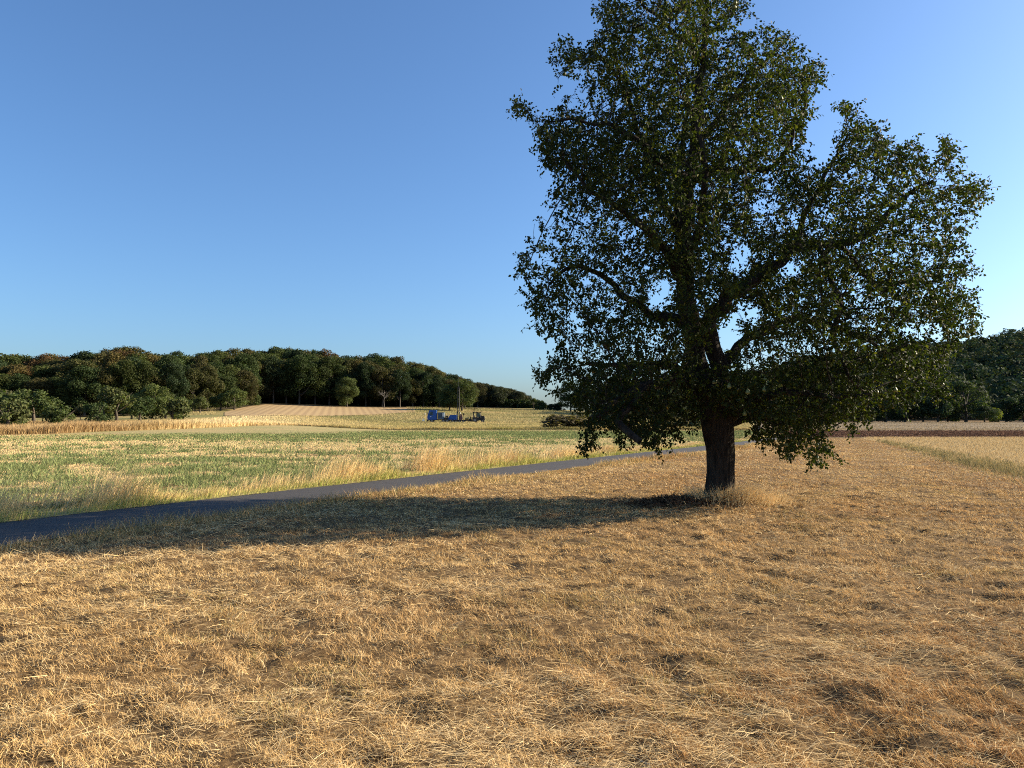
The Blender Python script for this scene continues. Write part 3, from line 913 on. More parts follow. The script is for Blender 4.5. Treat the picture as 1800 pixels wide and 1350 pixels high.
# bigger leaf loads on some shoots
ldir = np.repeat(sh_dir, NLF, 0) * .35 + rs.randn(len(lp), 3) * .62
ldir[:, 2] -= .45
ldir /= np.linalg.norm(ldir, axis=1)[:, None]
nrm = rs.randn(len(lp), 3); nrm[:, 2] += .8
side = np.cross(ldir, nrm); side /= np.linalg.norm(side, axis=1)[:, None] + 1e-9
nn = np.cross(side, ldir)
LS = (.043 + .028 * rs.rand(len(lp)))[:, None]
b = lp + ldir * .018
def lf(u, w, h): return b + ldir * LS * u + side * LS * w + nn * LS * h
V6 = np.stack([lf(0, 0, 0), lf(.28, .34, .10), lf(.72, .27, .06), lf(1.05, 0, -.08), lf(.72, -.27, .06), lf(.28, -.34, .10)], 1).reshape(-1, 3)
kk = np.arange(len(lp))[:, None] * 6
Q6 = np.concatenate([kk + [0, 1, 2, 3], kk + [0, 3, 4, 5]], 1).reshape(-1, 4)
cv = rs.rand(len(lp))
clump = fbm(lp[:, 0] * 1.3 + lp[:, 1], lp[:, 2] * 1.3 + lp[:, 1] * .5, 3, 110)
g0, g1_, g2_ = C_(.016, .026, .009), C_(.050, .062, .012), C_(.13, .13, .028)
lc = lerp(np.tile(g0, (len(lp), 1)), np.tile(g1_, (len(lp), 1)), np.clip(clump * 2 - .5 + (cv - .5) * .6, 0, 1))
lc = np.where((cv > .95)[:, None], np.tile(g2_, (len(lp), 1)), lc)
lc = np.where((cv < .006)[:, None], np.tile(C_(.11, .07, .025), (len(lp), 1)), lc)
LC = np.repeat(lc, 6, 0)
pear_part('foliage', V6, Q6, M_LEAF, col=LC, smooth=False)
print('pear nodes', nN, 'shoots', nS, 'leaves', len(lp))

# pears
def pear_mesh():
    prof = [(0, 0), (.016, .002), (.026, .012), (.0285, .024), (.025, .038), (.017, .052), (.0115, .062), (.007, .069), (.0018, .0715), (.0015, .095)]
    sides = 10; V = []; 
    for r, h in prof:
        for j in range(sides):
            a = j / sides * math.tau; V.append((r * math.cos(a), r * math.sin(a), -h_top + h if False else h - .095))
    Q = []
    for i in range(len(prof) - 1):
        for j in range(sides):
            Q.append((i * sides + j, i * sides + (j + 1) % sides, (i + 1) * sides + (j + 1) % sides, (i + 1) * sides + j))
    return V, Q
M_PEAR = paint('pear_skin', (.17, .19, .05), .45, 0, .3)
pv, pq = pear_mesh()
p0 = mesh_np('pear', pv, pq, M_PEAR, smooth=True, parent=pear)
cand = sh_base[rs.permutation(nS)]
cpx, cpy = project(cand)
ds_ = inside_dist(cpx, cpy)
front = cand[:, 1] < TY + .5
sel = np.where((ds_ < 70) & front)[0][:80]
for i_, j in enumerate(sel):
    o = p0 if i_ == 0 else p0.copy()
    if i_: scene.collection.objects.link(o); o.parent = pear
    o.location = Vector(cand[j] - OFF)
    sc_ = 1.15 + .5 * rs.rand(); o.scale = (sc_, sc_, sc_)

# foot of the tree: dry tuft, brush
rs = np.random.RandomState(120)
n = 5200
a = rs.rand(n) * math.tau; r = np.abs(rs.randn(n)) * .34 + .18
x = TX + .22 + np.cos(a) * r * 1.15; y = TY - .12 + np.sin(a) * r * .8
k = ((x - TX) ** 2 + (y - TY) ** 2 > .07)
x, y = x[k], y[k]; n = len(x)
c = lerp(np.tile(STRAW, (n, 1)), np.tile(PALE, (n, 1)), rs.rand(n))
c = c * (.7 + .4 * rs.rand(n))[:, None]
out_az = np.arctan2(y - TY, x - TX) + rs.randn(n) * .6
tag(blades('dry_tuft', x, y, relief(x, y), .10 + .40 * rs.rand(n) ** 1.7, .0045 + .002 * rs.rand(n), .15 + .7 * rs.rand(n), out_az, c, .9, 121),
    'uncut long straw coloured grass around the foot of the pear tree', 'grass', kind='stuff')
# dead leaves and broken twigs left of the trunk
n = 5000
u = rs.randn(n); w = rs.randn(n)
x = TX - .95 + u * .42; y = TY - .30 + w * .26
zz = relief(x, y) + .02 + np.abs(rs.randn(n)) * .055 * np.exp(-(u ** 2 + w ** 2) * .4)
c = lerp(np.tile(C_(.10, .05, .03), (n, 1)), np.tile(C_(.26, .15, .08), (n, 1)), rs.rand(n))
tag(blades('leaf_litter', x, y, zz, .04 + .05 * rs.rand(n), .016 + .014 * rs.rand(n), .5 + 1.1 * rs.rand(n), rs.rand(n) * math.tau, c, 1.2, 122),
    'heap of brown dead leaves left of the trunk', 'leaf litter', kind='stuff')
tws = []
for i in range(70):
    p = np.array([TX - 1.0 + rs.randn() * .5, TY - .33 + rs.randn() * .28, 0.]); p[2] = float(relief(p[0], p[1])) + .03 + .05 * rs.rand()
    a = rs.rand() * math.tau; l = .15 + .35 * rs.rand()
    d = np.array([math.cos(a), math.sin(a), rs.rand() * .35])
    q2 = p + d * l * .5 + rs.randn(3) * .02; q3 = q2 + d * l * .5 + rs.randn(3) * .03
    tws.append((np.array([p, q2, q3]), np.array([.005, .004, .002])))
v, q = tube_mesh(tws, 5)
tag(mesh_np('twig_litter', v, q, M_BARK, smooth=True), 'scatter of thin dark broken twigs in the dead leaves by the trunk', 'twigs', kind='stuff')

# ------------------------------------------------------------------ background trees
def crown_mesh(seed, h, w, base, nleaf, size, lobes, drop=0., open_=0.):
    """crown as leaf clumps on many lobes: real thickness, uneven outline"""
    rs = np.random.RandomState(seed)
    cs, rr = [], []
    for i in range(lobes):
        f = rs.rand()
        z = base + (h - base) * (.12 + .80 * f)
        prof = math.sqrt(max(0.05, 1 - ((f - .42) / .62) ** 2)) * w / 2
        a = rs.rand() * math.tau; r = prof * (.35 + .55 * rs.rand() ** .5)
        cs.append((math.cos(a) * r, math.sin(a) * r, z)); rr.append(w * (.07 + .13 * rs.rand() ** 1.4))
    cs.append((0, 0, h - w * .14)); rr.append(w * .14)
    cs = np.array(cs); rr = np.array(rr)
    wt = rr ** 2; wt /= wt.sum()
    li = rs.choice(len(cs), nleaf, p=wt)
    d = rs.randn(nleaf, 3); d /= np.linalg.norm(d, axis=1)[:, None]
    low = d[:, 2] < -.2
    d[low, 2] *= np.where(rs.rand(low.sum()) < .5, -1, 1)
    rad_ = rr[li] * (.70 + .42 * rs.rand(nleaf) ** .7)
    stretch = np.array([1.05, 1.05, 1.0])
    P = cs[li] + d * rad_[:, None] * stretch
    P += rs.randn(nleaf, 3) * size * .5
    # keep the outer skin only, plus a few inside
    P[:, 2] = np.maximum(P[:, 2], .2)
    ld = rs.randn(nleaf, 3) * .7; ld -= d * (ld * d).sum(1)[:, None] * .5; ld /= np.linalg.norm(ld, axis=1)[:, None]
    nr = d + rs.randn(nleaf, 3) * .6
    sd = np.cross(ld, nr); sd /= np.linalg.norm(sd, axis=1)[:, None] + 1e-9
    s = (size * (.6 + .8 * rs.rand(nleaf)))[:, None]
    V = np.stack([P - sd * s * .5, P + ld * s * .55, P + sd * s * .5, P - ld * s * .55], 1).reshape(-1, 3)
    Q = np.arange(nleaf * 4).reshape(-1, 4)
    lobe_t = (.75 + .5 * rs.rand(len(cs)))[li]
    c = (lobe_t * (.7 + .6 * rs.rand(nleaf)))[:, None] * np.ones(3)
    c[:, 0] *= .92 + .2 * rs.rand(nleaf)
    return V, Q, np.repeat(c, 4, 0)
def trunk_mesh(seed, h, r, base, w):
    rs = np.random.RandomState(seed + 500)
    paths = [(np.array([(0, 0, -.4), (0.05 * rs.randn(), 0, base * .5), (.1 * rs.randn(), .1 * rs.randn(), base + .1 * h), (.3 * rs.randn(), .2 * rs.randn(), h * .82)]), np.array([r * 1.25, r, r * .8, r * .2]))]
    for i in range(6):
        z = base * .8 + (h * .6 - base * .8) * rs.rand(); a = rs.rand() * math.tau; l = w * .42
        d = np.array([math.cos(a), math.sin(a), .8])
        p = np.array([0, 0, z]); paths.append((np.array([p, p + d * l * .45, p + d * l * .9 + [0, 0, .1 * l]]), np.array([r * .45, r * .3, r * .08])))
    return tube_mesh(paths, 7)
PROTO = {}
def proto(kind, seed):
    key = (kind, seed)
    if key in PROTO: return PROTO[key]
    spec = {'tall': (18., 10.5, 2.0, 13000, .34, 64), 'edge': (16., 10.5, 1.0, 12000, .34, 60), 'orchard': (5., 5.2, 1.3, 3000, .26, 20),
            'bush': (3., 5., .0, 2400, .26, 18), 'round': (11., 10., .6, 6000, .36, 34), 'conifer': (12., 6., .5, 3500, .34, 30), 'thin': (7., 4.0, 2.0, 1600, .28, 10)}[kind]
    h, w, base, nl, size, lobes = spec
    v, q, c = crown_mesh(seed * 7 + len(kind), h, w, base, nl, size, lobes)
    if kind == 'conifer':
        f = 1 - np.clip(v[:, 2] / h, 0, 1) * .85
        v[:, 0] *= f * 1.4; v[:, 1] *= f * 1.4
    me = mesh_np('crown', v, q, M_FARLEAF, col=c)
    tv, tq = trunk_mesh(seed, h, w * .032 + .04, max(base, .6), w)
    tr = mesh_np('trunk', tv, tq, M_FARBARK, smooth=True)
    for o in (me, tr): scene.collection.objects.unlink(o)
    PROTO[key] = (me, tr, h, w)
    return PROTO[key]
def plant(name, kind, seed, x, y, hh, ww, colr, label, cat, group, rz, z=None):
    crown, tr, h, w = proto(kind, seed)
    e = empty(name, (x, y, h1(x, y) if z is None else z), rz)
    e.scale = (ww / w, ww / w, hh / h)
    for s in (crown, tr):
        c = s.copy(); scene.collection.objects.link(c); c.parent = e
        c.color = (*colr, 1)
    tag(e, label, cat, group)
    return e

rs = np.random.RandomState(200)
GREENS = [(.046, .062, .022), (.038, .056, .021), (.056, .070, .023), (.031, .047, .022), (.064, .067, .026)]
OLIVE = [(.075, .070, .026), (.066, .062, .026)]
RUSTS = [(.092, .060, .027), (.080, .052, .025), (.105, .085, .032)]
TOPPX = [-250, 0, 60, 130, 200, 250, 300, 400, 470, 560, 640, 700, 760, 820, 840, 880, 930]
TOPPY = [626, 624, 626, 624, 613, 614, 620, 618, 614, 620, 622, 632, 648, 664, 672, 680, 694]
def where_word(p):
    if p < 100: return 'at the left end of the wood'
    if p < 220: return 'in the wood above the two low bushes'
    if p < 330: return 'in the wood above the broad orchard tree'
    if p < 430: return 'in the wood above the orchard gap'
    if p < 540: return 'in the wood above the tip of the ploughed slope'
    if p < 640: return 'in the wood left of the bare dead tree'
    if p < 740: return 'in the wood just right of the bare dead tree'
    return 'in the wood behind the blue truck'
rows = [(0, 30, .52, .84, 'front row'), (9, 26, .76, .96, 'second row'), (20, 25, .90, 1.03, 'third row'), (33, 24, .94, 1.06, 'back row')]
for ri, (dy, sp_, f0, f1, rowname) in enumerate(rows):
    p = -230 + ri * 9
    while p < 828:
        Yt = wood_edge(p) + 5 + dy + rs.rand() * 4
        x = (p - 900) / F * Yt
        top = np.interp(p, TOPPX, TOPPY)
        ht = (CAM_H + Yt * (HORIZON - top) / F) - h1(x, Yt)
        ht *= f0 + (f1 - f0) * rs.rand()
        if ri == 0 and p > 440: ht *= 1.12
        rusty = (rs.rand() < (.34 if 20 < p < 240 else .07)) and ri > 0
        ol = rs.rand() < (.35 if p > 600 else .18)
        col = RUSTS[rs.randint(3)] if rusty else (OLIVE[rs.randint(2)] if ol else GREENS[rs.randint(5)])
        cw = 'rust brown' if rusty else ('olive green' if ol else 'dark green')
        plant('broadleaf_tree', 'edge' if ri == 0 and p < 440 else 'tall', int(rs.randint(5)), x, Yt, max(ht, 6), ht * .42 + 2.0 + 2.5 * rs.rand(), tuple(q_ * (.8 if ri == 0 else 1) for q_ in col),
              f'{cw} broadleaf tree, {rowname}, {where_word(p)}', 'tree', 'trees of the wood on the left', rs.rand() * 6.28)
        p += sp_ * (.75 + .5 * rs.rand()) * (.8 if p > 700 else 1)
# undergrowth that closes the wood below the crowns
n = 60000
p = -260 + rs.rand(n) * 1215
Yt = np.where(p < 830, np.interp(p, [-900, 0, 150, 300, 420, 460, 560, 700, 830, 940], [185, 190, 190, 200, 225, 262, 266, 274, 290, 380]) + 14 + rs.rand(n) * 24, 398 + rs.rand(n) * 24)
x = (p - 900) / F * Yt
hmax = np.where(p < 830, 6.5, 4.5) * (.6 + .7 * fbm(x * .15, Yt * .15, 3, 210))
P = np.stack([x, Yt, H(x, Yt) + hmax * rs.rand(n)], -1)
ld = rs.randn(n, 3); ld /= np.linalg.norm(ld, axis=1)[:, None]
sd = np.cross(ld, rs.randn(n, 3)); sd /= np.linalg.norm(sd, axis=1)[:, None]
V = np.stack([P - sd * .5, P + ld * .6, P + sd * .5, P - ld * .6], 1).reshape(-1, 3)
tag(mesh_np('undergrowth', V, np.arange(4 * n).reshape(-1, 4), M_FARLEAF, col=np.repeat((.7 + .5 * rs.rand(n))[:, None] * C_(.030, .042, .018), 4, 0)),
    'dark thicket of saplings and brush closing the wood beneath its crowns', 'undergrowth', kind='stuff')
# far strip of the wood
for k in range(30):
    p = 790 + k * 4.9 + rs.rand() * 3
    Yt = 392 + rs.rand() * 34; x = (p - 900) / F * Yt
    top = np.interp(p, [790, 840, 880, 910, 925, 940], [668, 672, 679, 686, 696, 712]) + rs.rand() * 3
    ht = (CAM_H + Yt * (HORIZON - top) / F) - h1(x, Yt)
    if ht < 2: continue
    plant('broadleaf_tree', 'tall' if ht > 8 else 'round', int(rs.randint(4)), x, Yt, ht, 8 + 3 * rs.rand(), [(.045, .05, .028), (.055, .052, .026), (.038, .045, .028)][k % 3],
          'brownish green tree in the far low end of the wood, right of the mast', 'tree', 'trees in the far end of the wood', rs.rand() * 6)
# low trees along the crest up to the pear tree
for p, top, w_, kd in [(938, 700, 3.2, 'thin'), (950, 708, 5, 'bush'), (962, 712, 5, 'bush'), (974, 711, 6, 'bush'), (986, 709, 6, 'bush'), (1003, 672, 9, 'round'), (1030, 668, 12, 'round'), (1060, 680, 11, 'round'), (1098, 690, 11, 'round'), (1135, 694, 12, 'round'), (1172, 700, 12, 'round')]:
    Yt = 300 + rs.rand() * 12; x = (p - 900) / F * Yt
    ht = (CAM_H + Yt * (HORIZON - top) / F) - h1(x, Yt)
    nm = {938: 'thin upright tree standing apart at the end of the wood', 950: 'first low shrub on the crest right of the thin tree', 962: 'second low shrub on the crest right of the thin tree',
          974: 'third low shrub on the crest right of the thin tree', 986: 'shrub on the crest next to the pear tree crown', 1003: 'round dark tree on the crest just showing left of the pear tree',
          1030: 'broad dark tree on the crest behind the left skirt of the pear tree'}.get(p, 'far dark tree on the crest hidden behind the pear tree crown')
    plant('crest_tree' if top < 705 else 'crest_shrub', kd, int(rs.randint(3)), x, Yt, ht, w_, GREENS[rs.randint(5)], nm, 'tree' if top < 705 else 'shrub', 'trees and shrubs on the crest', rs.rand() * 6)

# orchard trees in front of the wood
ORCH = [(-40, 675, 745, 'orchard', 90, 'orchard tree cut by the left edge of the picture'), (15, 708, 750, 'bush', 60, 'low leafy tree at the left edge behind the dry grass'),
        (30, 690, 742, 'orchard', 70, 'grey green orchard tree behind the low tree at the left edge'),
        (60, 688, 744, 'orchard', 68, 'tall rounded orchard tree at the left edge'), (108, 717, 746, 'bush', 48, 'low dense bush, left one of the pair'),
        (142, 710, 742, 'thin', 16, 'small pale orchard tree between the two bushes'), (173, 712, 743, 'bush', 42, 'low dense bush, right one of the pair'),
        (206, 684, 742, 'orchard', 56, 'broad orchard tree with a forked dark trunk'), (246, 700, 741, 'orchard', 44, 'squat orchard tree right of the broad one'),
        (82, 700, 738, 'round', 44, 'leafy tree behind the left one of the pair of low bushes'), (232, 694, 737, 'round', 46, 'dark leafy tree between the broad orchard tree and the bright green one'), (292, 692, 736, 'round', 46, 'dark tree right behind the bright green orchard tree'),
        (268, 680, 740, 'round', 50, 'tall bright green orchard tree with foliage to the ground'), (304, 704, 740, 'bush', 46, 'spreading bush right of the bright green tree'),
        (322, 698, 739, 'thin', 26, 'slanting thin orchard tree beside the spreading bush'), (352, 700, 727, 'orchard', 26, 'small orchard tree in the gap before the slope'),
        (388, 697, 722, 'orchard', 34, 'orchard tree leaning over pale grass'), (412, 686, 722, 'round', 42, 'bright leafy bush at the upper left corner of the slope'),
        (446, 694, 710, 'bush', 22, 'small dark shrub at the top left corner of the slope'), (610, 664, 716, 'edge', 34, 'bright green tree before the wood left of the bare dead tree'),
        (812, 668, 716, 'edge', 46, 'light green tree before the wood behind the mast'), (790, 676, 716, 'edge', 34, 'olive rounded tree behind the blue machines')]
for p, top, bot, kd, wpx, lab in ORCH:
    # depth where the terrain shows at that row
    ys = np.arange(90, 330, 1.); xs = (p - 900) / F * ys
    rows_ = HORIZON - (H(xs, ys) - CAM_H) * F / ys
    kx = np.where(rows_ <= bot)[0]; Yt = float(ys[kx[0]]) if len(kx) else 262.
    if p > 430: Yt = min(Yt, wood_edge(p) - 1)
    x = (p - 900) / F * Yt
    ht = CAM_H + Yt * (HORIZON - top) / F - h1(x, Yt)
    cl_ = [(.060, .080, .028), (.050, .072, .028), (.075, .088, .034)][rs.randint(3)]
    if p in (412, 268): cl_ = (.080, .10, .034)
    if p in (610, 812): cl_ = (.062, .078, .028)
    if p in (142, 30): cl_ = (.085, .088, .045)
    plant('orchard_tree' if kd != 'bush' else 'orchard_bush', kd, int(rs.randint(4)), x, Yt, max(ht, 1.5), wpx / F * Yt * 1.15, cl_, lab, 'tree' if kd != 'bush' else 'bush', 'orchard trees in front of the wood', rs.rand() * 6)

# bare dead tree
def dead_tree(x, y, z, h):
    rs = np.random.RandomState(77)
    e = empty('dead_tree', (x, y, z))
    tag(e, 'bare pale dead tree standing in front of the dark wood', 'tree')
    tv, tq = tube_mesh([(np.array([(0, 0, -.3), (.1, 0, h * .2), (-.05, 0, h * .45), (.15, 0, h * .7)]), np.array([.17, .13, .10, .07]))], 8)
    mesh_np('trunk', tv, tq, M_DEAD, smooth=True, parent=e)
    for i in range(9):
        zz = h * (.35 + .35 * rs.rand()); a = rs.rand() * math.tau; l = h * (.28 + .2 * rs.rand())
        d = np.array([math.cos(a) * 1.1, math.sin(a) * .6, .7 + .5 * rs.rand()]); d /= np.linalg.norm(d)
        p = np.array([0, 0, zz]); p1 = p + d * l * .5 + rs.randn(3) * .15; p2 = p1 + (d + [0, 0, .2]) * l * .5 + rs.randn(3) * .2
        pa = [(np.array([p, p1, p2]), np.array([.065, .045, .018]))]
        for j in range(3):
            q1 = p1 + (d + rs.randn(3) * .6) * l * .35
            pa.append((np.array([p1, (p1 + q1) / 2 + rs.randn(3) * .05, q1]), np.array([.045, .03, .012])))
        v, q = tube_mesh(pa, 5); mesh_np('limb', v, q, M_DEAD, smooth=True, parent=e)
yt = 262.; xt = (675 - 900) / F * yt
dead_tree(xt, yt, h1(xt, yt), 6.2)

# brown thicket beside the pasture, just left of the pear tree
yt = 126.; xt = (1005 - 900) / F * yt
plant('dry_thicket', 'bush', 3, xt, yt, 2.1, 11.0, (.095, .078, .042), 'low brown thicket at the end of the green field left of the pear tree', 'bush', None, 1.0)
yt = 128.; xt = (1215 - 900) / F * yt
plant('green_thicket', 'bush', 1, xt, yt, 2.6, 7.0, (.10, .11, .045), 'green thicket beyond the lane seen left of the pear trunk', 'bush', None, 2.0)

# tree line on the right
RL = [(1440, 700, 10, 'round', 1), (1475, 706, 9, 'round', 0), (1500, 712, 8, 'round', 2), (1530, 712, 8, 'orchard', 1), (1556, 690, 11, 'round', 2), (1590, 690, 11, 'round', 0), (1622, 700, 9, 'round', 3), (1648, 704, 8, 'orchard', 2),
      (1697, 671, 13, 'round', 1), (1741, 720, 5.5, 'bush', 0), (1768, 702, 10, 'round', 2), (1800, 698, 11, 'round', 3), (1840, 704, 11, 'round', 0), (1890, 700, 12, 'round', 1), (1730, 716, 7, 'round', 3), (1665, 712, 7, 'bush', 2),
      (1400, 704, 11, 'round', 3), (1362, 708, 10, 'round', 0), (1325, 712, 10, 'round', 1)]
RLN = {1697: 'big round dark tree standing out of the right-hand tree line', 1741: 'low yellow green bush at the foot of the right-hand tree line', 1768: 'wide leafy tree near the right edge, right of the yellow green bush',
       1800: 'tree cut by the right edge of the picture', 1730: 'small tree between the big round tree and the yellow green bush', 1665: 'low dark shrub left of the big round tree', 1648: 'small tree under the tip of the lowest pear branch on the right',
       1622: 'dark tree behind the lower right skirt of the pear tree', 1590: 'tall dark tree behind the right skirt of the pear tree', 1556: 'mid green tree behind the right skirt of the pear tree', 1530: 'small tree at the left end of the visible right tree line'}
for p, top, w_, kd, sd in RL:
    Yt = 214 + rs.rand() * 10 + (6 if p in (1768, 1800) else 0); x = (p - 900) / F * Yt
    ht = CAM_H + Yt * (HORIZON - top) / F - h1(x, Yt)
    col = (.14, .16, .035) if p == 1741 else [(.032, .050, .026), (.038, .056, .028), (.045, .062, .028)][rs.randint(3)]
    plant('field_tree' if kd != 'bush' else 'field_bush', kd, sd, x, Yt, ht, w_, col, RLN.get(p, 'tree of the right-hand tree line hidden behind the pear tree' if p < 1530 else 'tree of the right-hand tree line beyond the picture edge'), 'tree' if kd != 'bush' else 'bush', 'tree line on the right', rs.rand() * 6)

# wooded hill on the right: one mass of crowns over the rising ground
n = 1900
rs = np.random.RandomState(300)
p = 1090 + rs.rand(n) * 1100; Yt = 262 + rs.rand(n) ** 1.0 * 400
x = (p - 900) / F * Yt; z = H(x, Yt)
k = z > 1.6
x, Yt, z = x[k], Yt[k], z[k]; n = len(x)
cr = 4.2 + 3.8 * rs.rand(n); ch = 8 + 8 * rs.rand(n)
per = 300
d = rs.randn(n, per, 3); d /= np.linalg.norm(d, axis=2)[:, :, None]; d[:, :, 2] = np.abs(d[:, :, 2]) * 1.15 - .35
lump = 1 + .28 * np.sin(d[:, :, 0] * 5 + rs.rand(n)[:, None] * 6) * np.cos(d[:, :, 1] * 6 + rs.rand(n)[:, None] * 6)
P = np.stack([x, Yt, z + ch * .55], -1)[:, None] + d * np.stack([cr, cr, ch * .5], -1)[:, None] * (lump * (.85 + .2 * rs.rand(n, per)))[:, :, None]
P = P.reshape(-1, 3); dn = d.reshape(-1, 3)
ld = rs.randn(len(P), 3); ld -= dn * (ld * dn).sum(1)[:, None] * .9; ld /= np.linalg.norm(ld, axis=1)[:, None]
sd = np.cross(ld, dn + rs.randn(len(P), 3) * .25); sd /= np.linalg.norm(sd, axis=1)[:, None] + 1e-9
s = (.62 * (.7 + .7 * rs.rand(len(P))))[:, None]
V = np.stack([P - sd * s, P + ld * s, P + sd * s, P - ld * s], 1).reshape(-1, 3)
tc = lerp(np.tile(C_(.028, .046, .028), (n, 1)), np.tile(C_(.060, .064, .032), (n, 1)), rs.rand(n) ** 1.5)
tc = tc * (.6 + .9 * rs.rand(n))[:, None]
tc = np.repeat(tc, per, 0) * (.8 + .4 * rs.rand(len(P)))[:, None]
M_HILL = leaf_mat('hill_wood_foliage', .12, .8, .03)
tag(mesh_np('hill_wood', V, np.arange(len(V)).reshape(-1, 4), M_HILL, col=np.repeat(tc, 4, 0)), 'dense dark wood covering the far hill on the right', 'wood', kind='stuff')

# ------------------------------------------------------------------ machines on the slope
M_BLUE = paint('blue_paint', (.002, .07, .30), .55, 0, .08)
M_BLUE2 = paint('grey_blue_paint', (.05, .11, .18), .5, 0, .35)
M_DARK = paint('dark_steel', (.014, .014, .015), .6, .1, .08)
M_GREY = paint('grey_steel', (.20, .20, .20), .45, .4, .3)
M_YEL = paint('ochre_paint', (.33, .20, .05), .5, 0, .35)
M_WHITE = paint('white_paint', (.75, .75, .72), .5, 0, .1)
M_TYRE = paint('tyre_rubber', (.02, .02, .02), .85, 0, .4)
M_RED = paint('dull_red_paint', (.16, .05, .05), .5, 0, .3)
def glass():
    nt = NT('window_glass')
    p = nt.n('ShaderNodeBsdfPrincipled', Roughness=.08)
    p.inputs['Base Color'].default_value = (.08, .12, .13, 1)
    t = nt.n('ShaderNodeBsdfTransparent'); t.inputs[0].default_value = (.75, .85, .85, 1)
    m = nt.n('ShaderNodeMixShader', Fac=.55)
    nt.l(p.outputs[0], m.inputs[1]); nt.l(t.outputs[0], m.inputs[2]); nt.l(m.outputs[0], nt.out.inputs[0])
    return nt.m
M_GLASS = glass()
class MB:
    def __init__(s): s.bm = bmesh.new()
    def box(s, x0, x1, y0, y1, z0, z1, bev=.03, taper=None):
        r = bmesh.ops.create_cube(s.bm, size=1)
        for v in r['verts']:
            v.co = Vector((x0 + (v.co.x + .5) * (x1 - x0), y0 + (v.co.y + .5) * (y1 - y0), z0 + (v.co.z + .5) * (z1 - z0)))
        if taper:
            for v in r['verts']:
                if v.co.z > (z0 + z1) / 2:
                    v.co.x += taper[0] if v.co.x < (x0 + x1) / 2 else taper[1]
        if bev:
            es = list({e for v in r['verts'] for e in v.link_edges})
            bmesh.ops.bevel(s.bm, geom=es, offset=bev, segments=2, affect='EDGES')
        return s
    def cyl(s, a, b, r, seg=16, r2=None):
        a, b = Vector(a), Vector(b); d = b - a
        m = Matrix.Translation((a + b) / 2) @ d.to_track_quat('Z', 'Y').to_matrix().to_4x4()
        bmesh.ops.create_cone(s.bm, cap_ends=True, segments=seg, radius1=r, radius2=r if r2 is None else r2, depth=d.length, matrix=m)
        return s
    def poly(s, pts, y0, y1):
        """prism from an x-z outline"""
        f = [s.bm.verts.new((x, y0, z)) for x, z in pts]; g = [s.bm.verts.new((x, y1, z)) for x, z in pts]
        s.bm.faces.new(f); s.bm.faces.new(g[::-1])
        for i in range(len(pts)):
            j = (i + 1) % len(pts); s.bm.faces.new((f[j], f[i], g[i], g[j]))
        return s
    def build(s, name, mat, parent):
        bmesh.ops.recalc_face_normals(s.bm, faces=s.bm.faces[:])
        me = bpy.data.meshes.new(name); s.bm.to_mesh(me); s.bm.free()
        me.materials.append(mat)
        o = bpy.data.objects.new(name, me); scene.collection.objects.link(o)
        if parent: o.parent = parent
        return o
def wheel(x, y, r, w, par):
    t = MB().cyl((x, y - w / 2, r), (x, y + w / 2, r), r, 24).build('wheel', M_TYRE, par)
    MB().cyl((x, y - w / 2 - .02, r), (x, y + w / 2 + .02, r), r * .5, 16).build('rim', M_GREY, t)
YM = 190.
def mx(p): return (p - 900) / F * YM
zt = h1(mx(770), YM)
# truck: cab over engine, facing left; length from pixel 752 to 786
tk = empty('truck', (mx(752), YM, zt), R(0))
tag(tk, 'blue cab-over truck facing left at the left end of the machines', 'truck')
cab = MB().poly([(0.05, .75), (0.0, 1.5), (.12, 1.95), (.42, 2.95), (.7, 3.12), (2.2, 3.12), (2.3, 3.0), (2.3, .75)], -1.15, 1.15).build('cab', M_BLUE, tk)
MB().poly([(.06, 1.75), (.12, 1.72), (.46, 2.82), (.40, 2.85)], -1.0, 1.0).build('windscreen', M_GLASS, cab)
for sy in (-1.165, 1.135):
    MB().poly([(.45, 1.80), (1.45, 1.80), (1.45, 2.75), (.70, 2.75)], sy, sy + .03).build('side_window', M_GLASS, cab)
MB().box(.36, 1.5, -1.175, -1.152, .95, 2.9, .01).build('door', M_BLUE, cab)
MB().poly([(.50, 1.85), (1.38, 1.85), (1.38, 2.70), (.74, 2.70)], -1.19, -1.178).build('side_window', M_GLASS, cab)
MB().box(-.12, .12, -1.15, 1.15, .38, .78, .04).build('bumper', M_DARK, tk)
MB().box(.72, 1.02, -1.20, -1.192, 1.40, 1.55, 0).build('door_panel_mark', M_WHITE, cab)
for sy in (-.85, .85):
    MB().cyl((-.16, sy, .6), (-.11, sy, .6), .12, 14).build('headlight', M_WHITE, tk)
MB().box(-.05, .10, -1.42, -1.22, 2.0, 2.5, .02).build('mirror', M_DARK, cab)
MB().box(.3, 5.2, -.45, .45, .62, .86, .02).build('chassis', M_DARK, tk)
MB().cyl((2.45, -.8, .9), (2.45, -.8, 3.35), .08, 12).box(2.36, 2.54, -.9, -.7, 3.1, 3.35, .02).build('exhaust_stack', M_DARK, tk)
en = MB().box(2.62, 4.1, -1.1, 1.1, .9, 2.55, .06).build('compressor_housing', M_BLUE2, tk)
m_ = MB()
for i in range(7): m_.box(2.75, 3.65, -1.13, -1.104, 1.15 + i * .17, 1.22 + i * .17, 0)
m_.build('grille', M_DARK, en)
MB().box(3.78, 4.05, -1.125, -1.104, 1.5, 2.4, .01).build('panel', M_WHITE, en)
MB().box(4.15, 5.1, -1.0, 1.0, .9, 1.3, .04).cyl((4.4, -.6, 1.3), (4.4, .6, 2.1), .07).cyl((4.85, -.9, 1.55), (4.85, .9, 1.55), .24, 16).build('hose_reel', M_DARK, tk)
for xx in (1.15, 4.0, 4.95):
    for sy in (-.98, .98): wheel(xx, sy, .48, .3, tk)
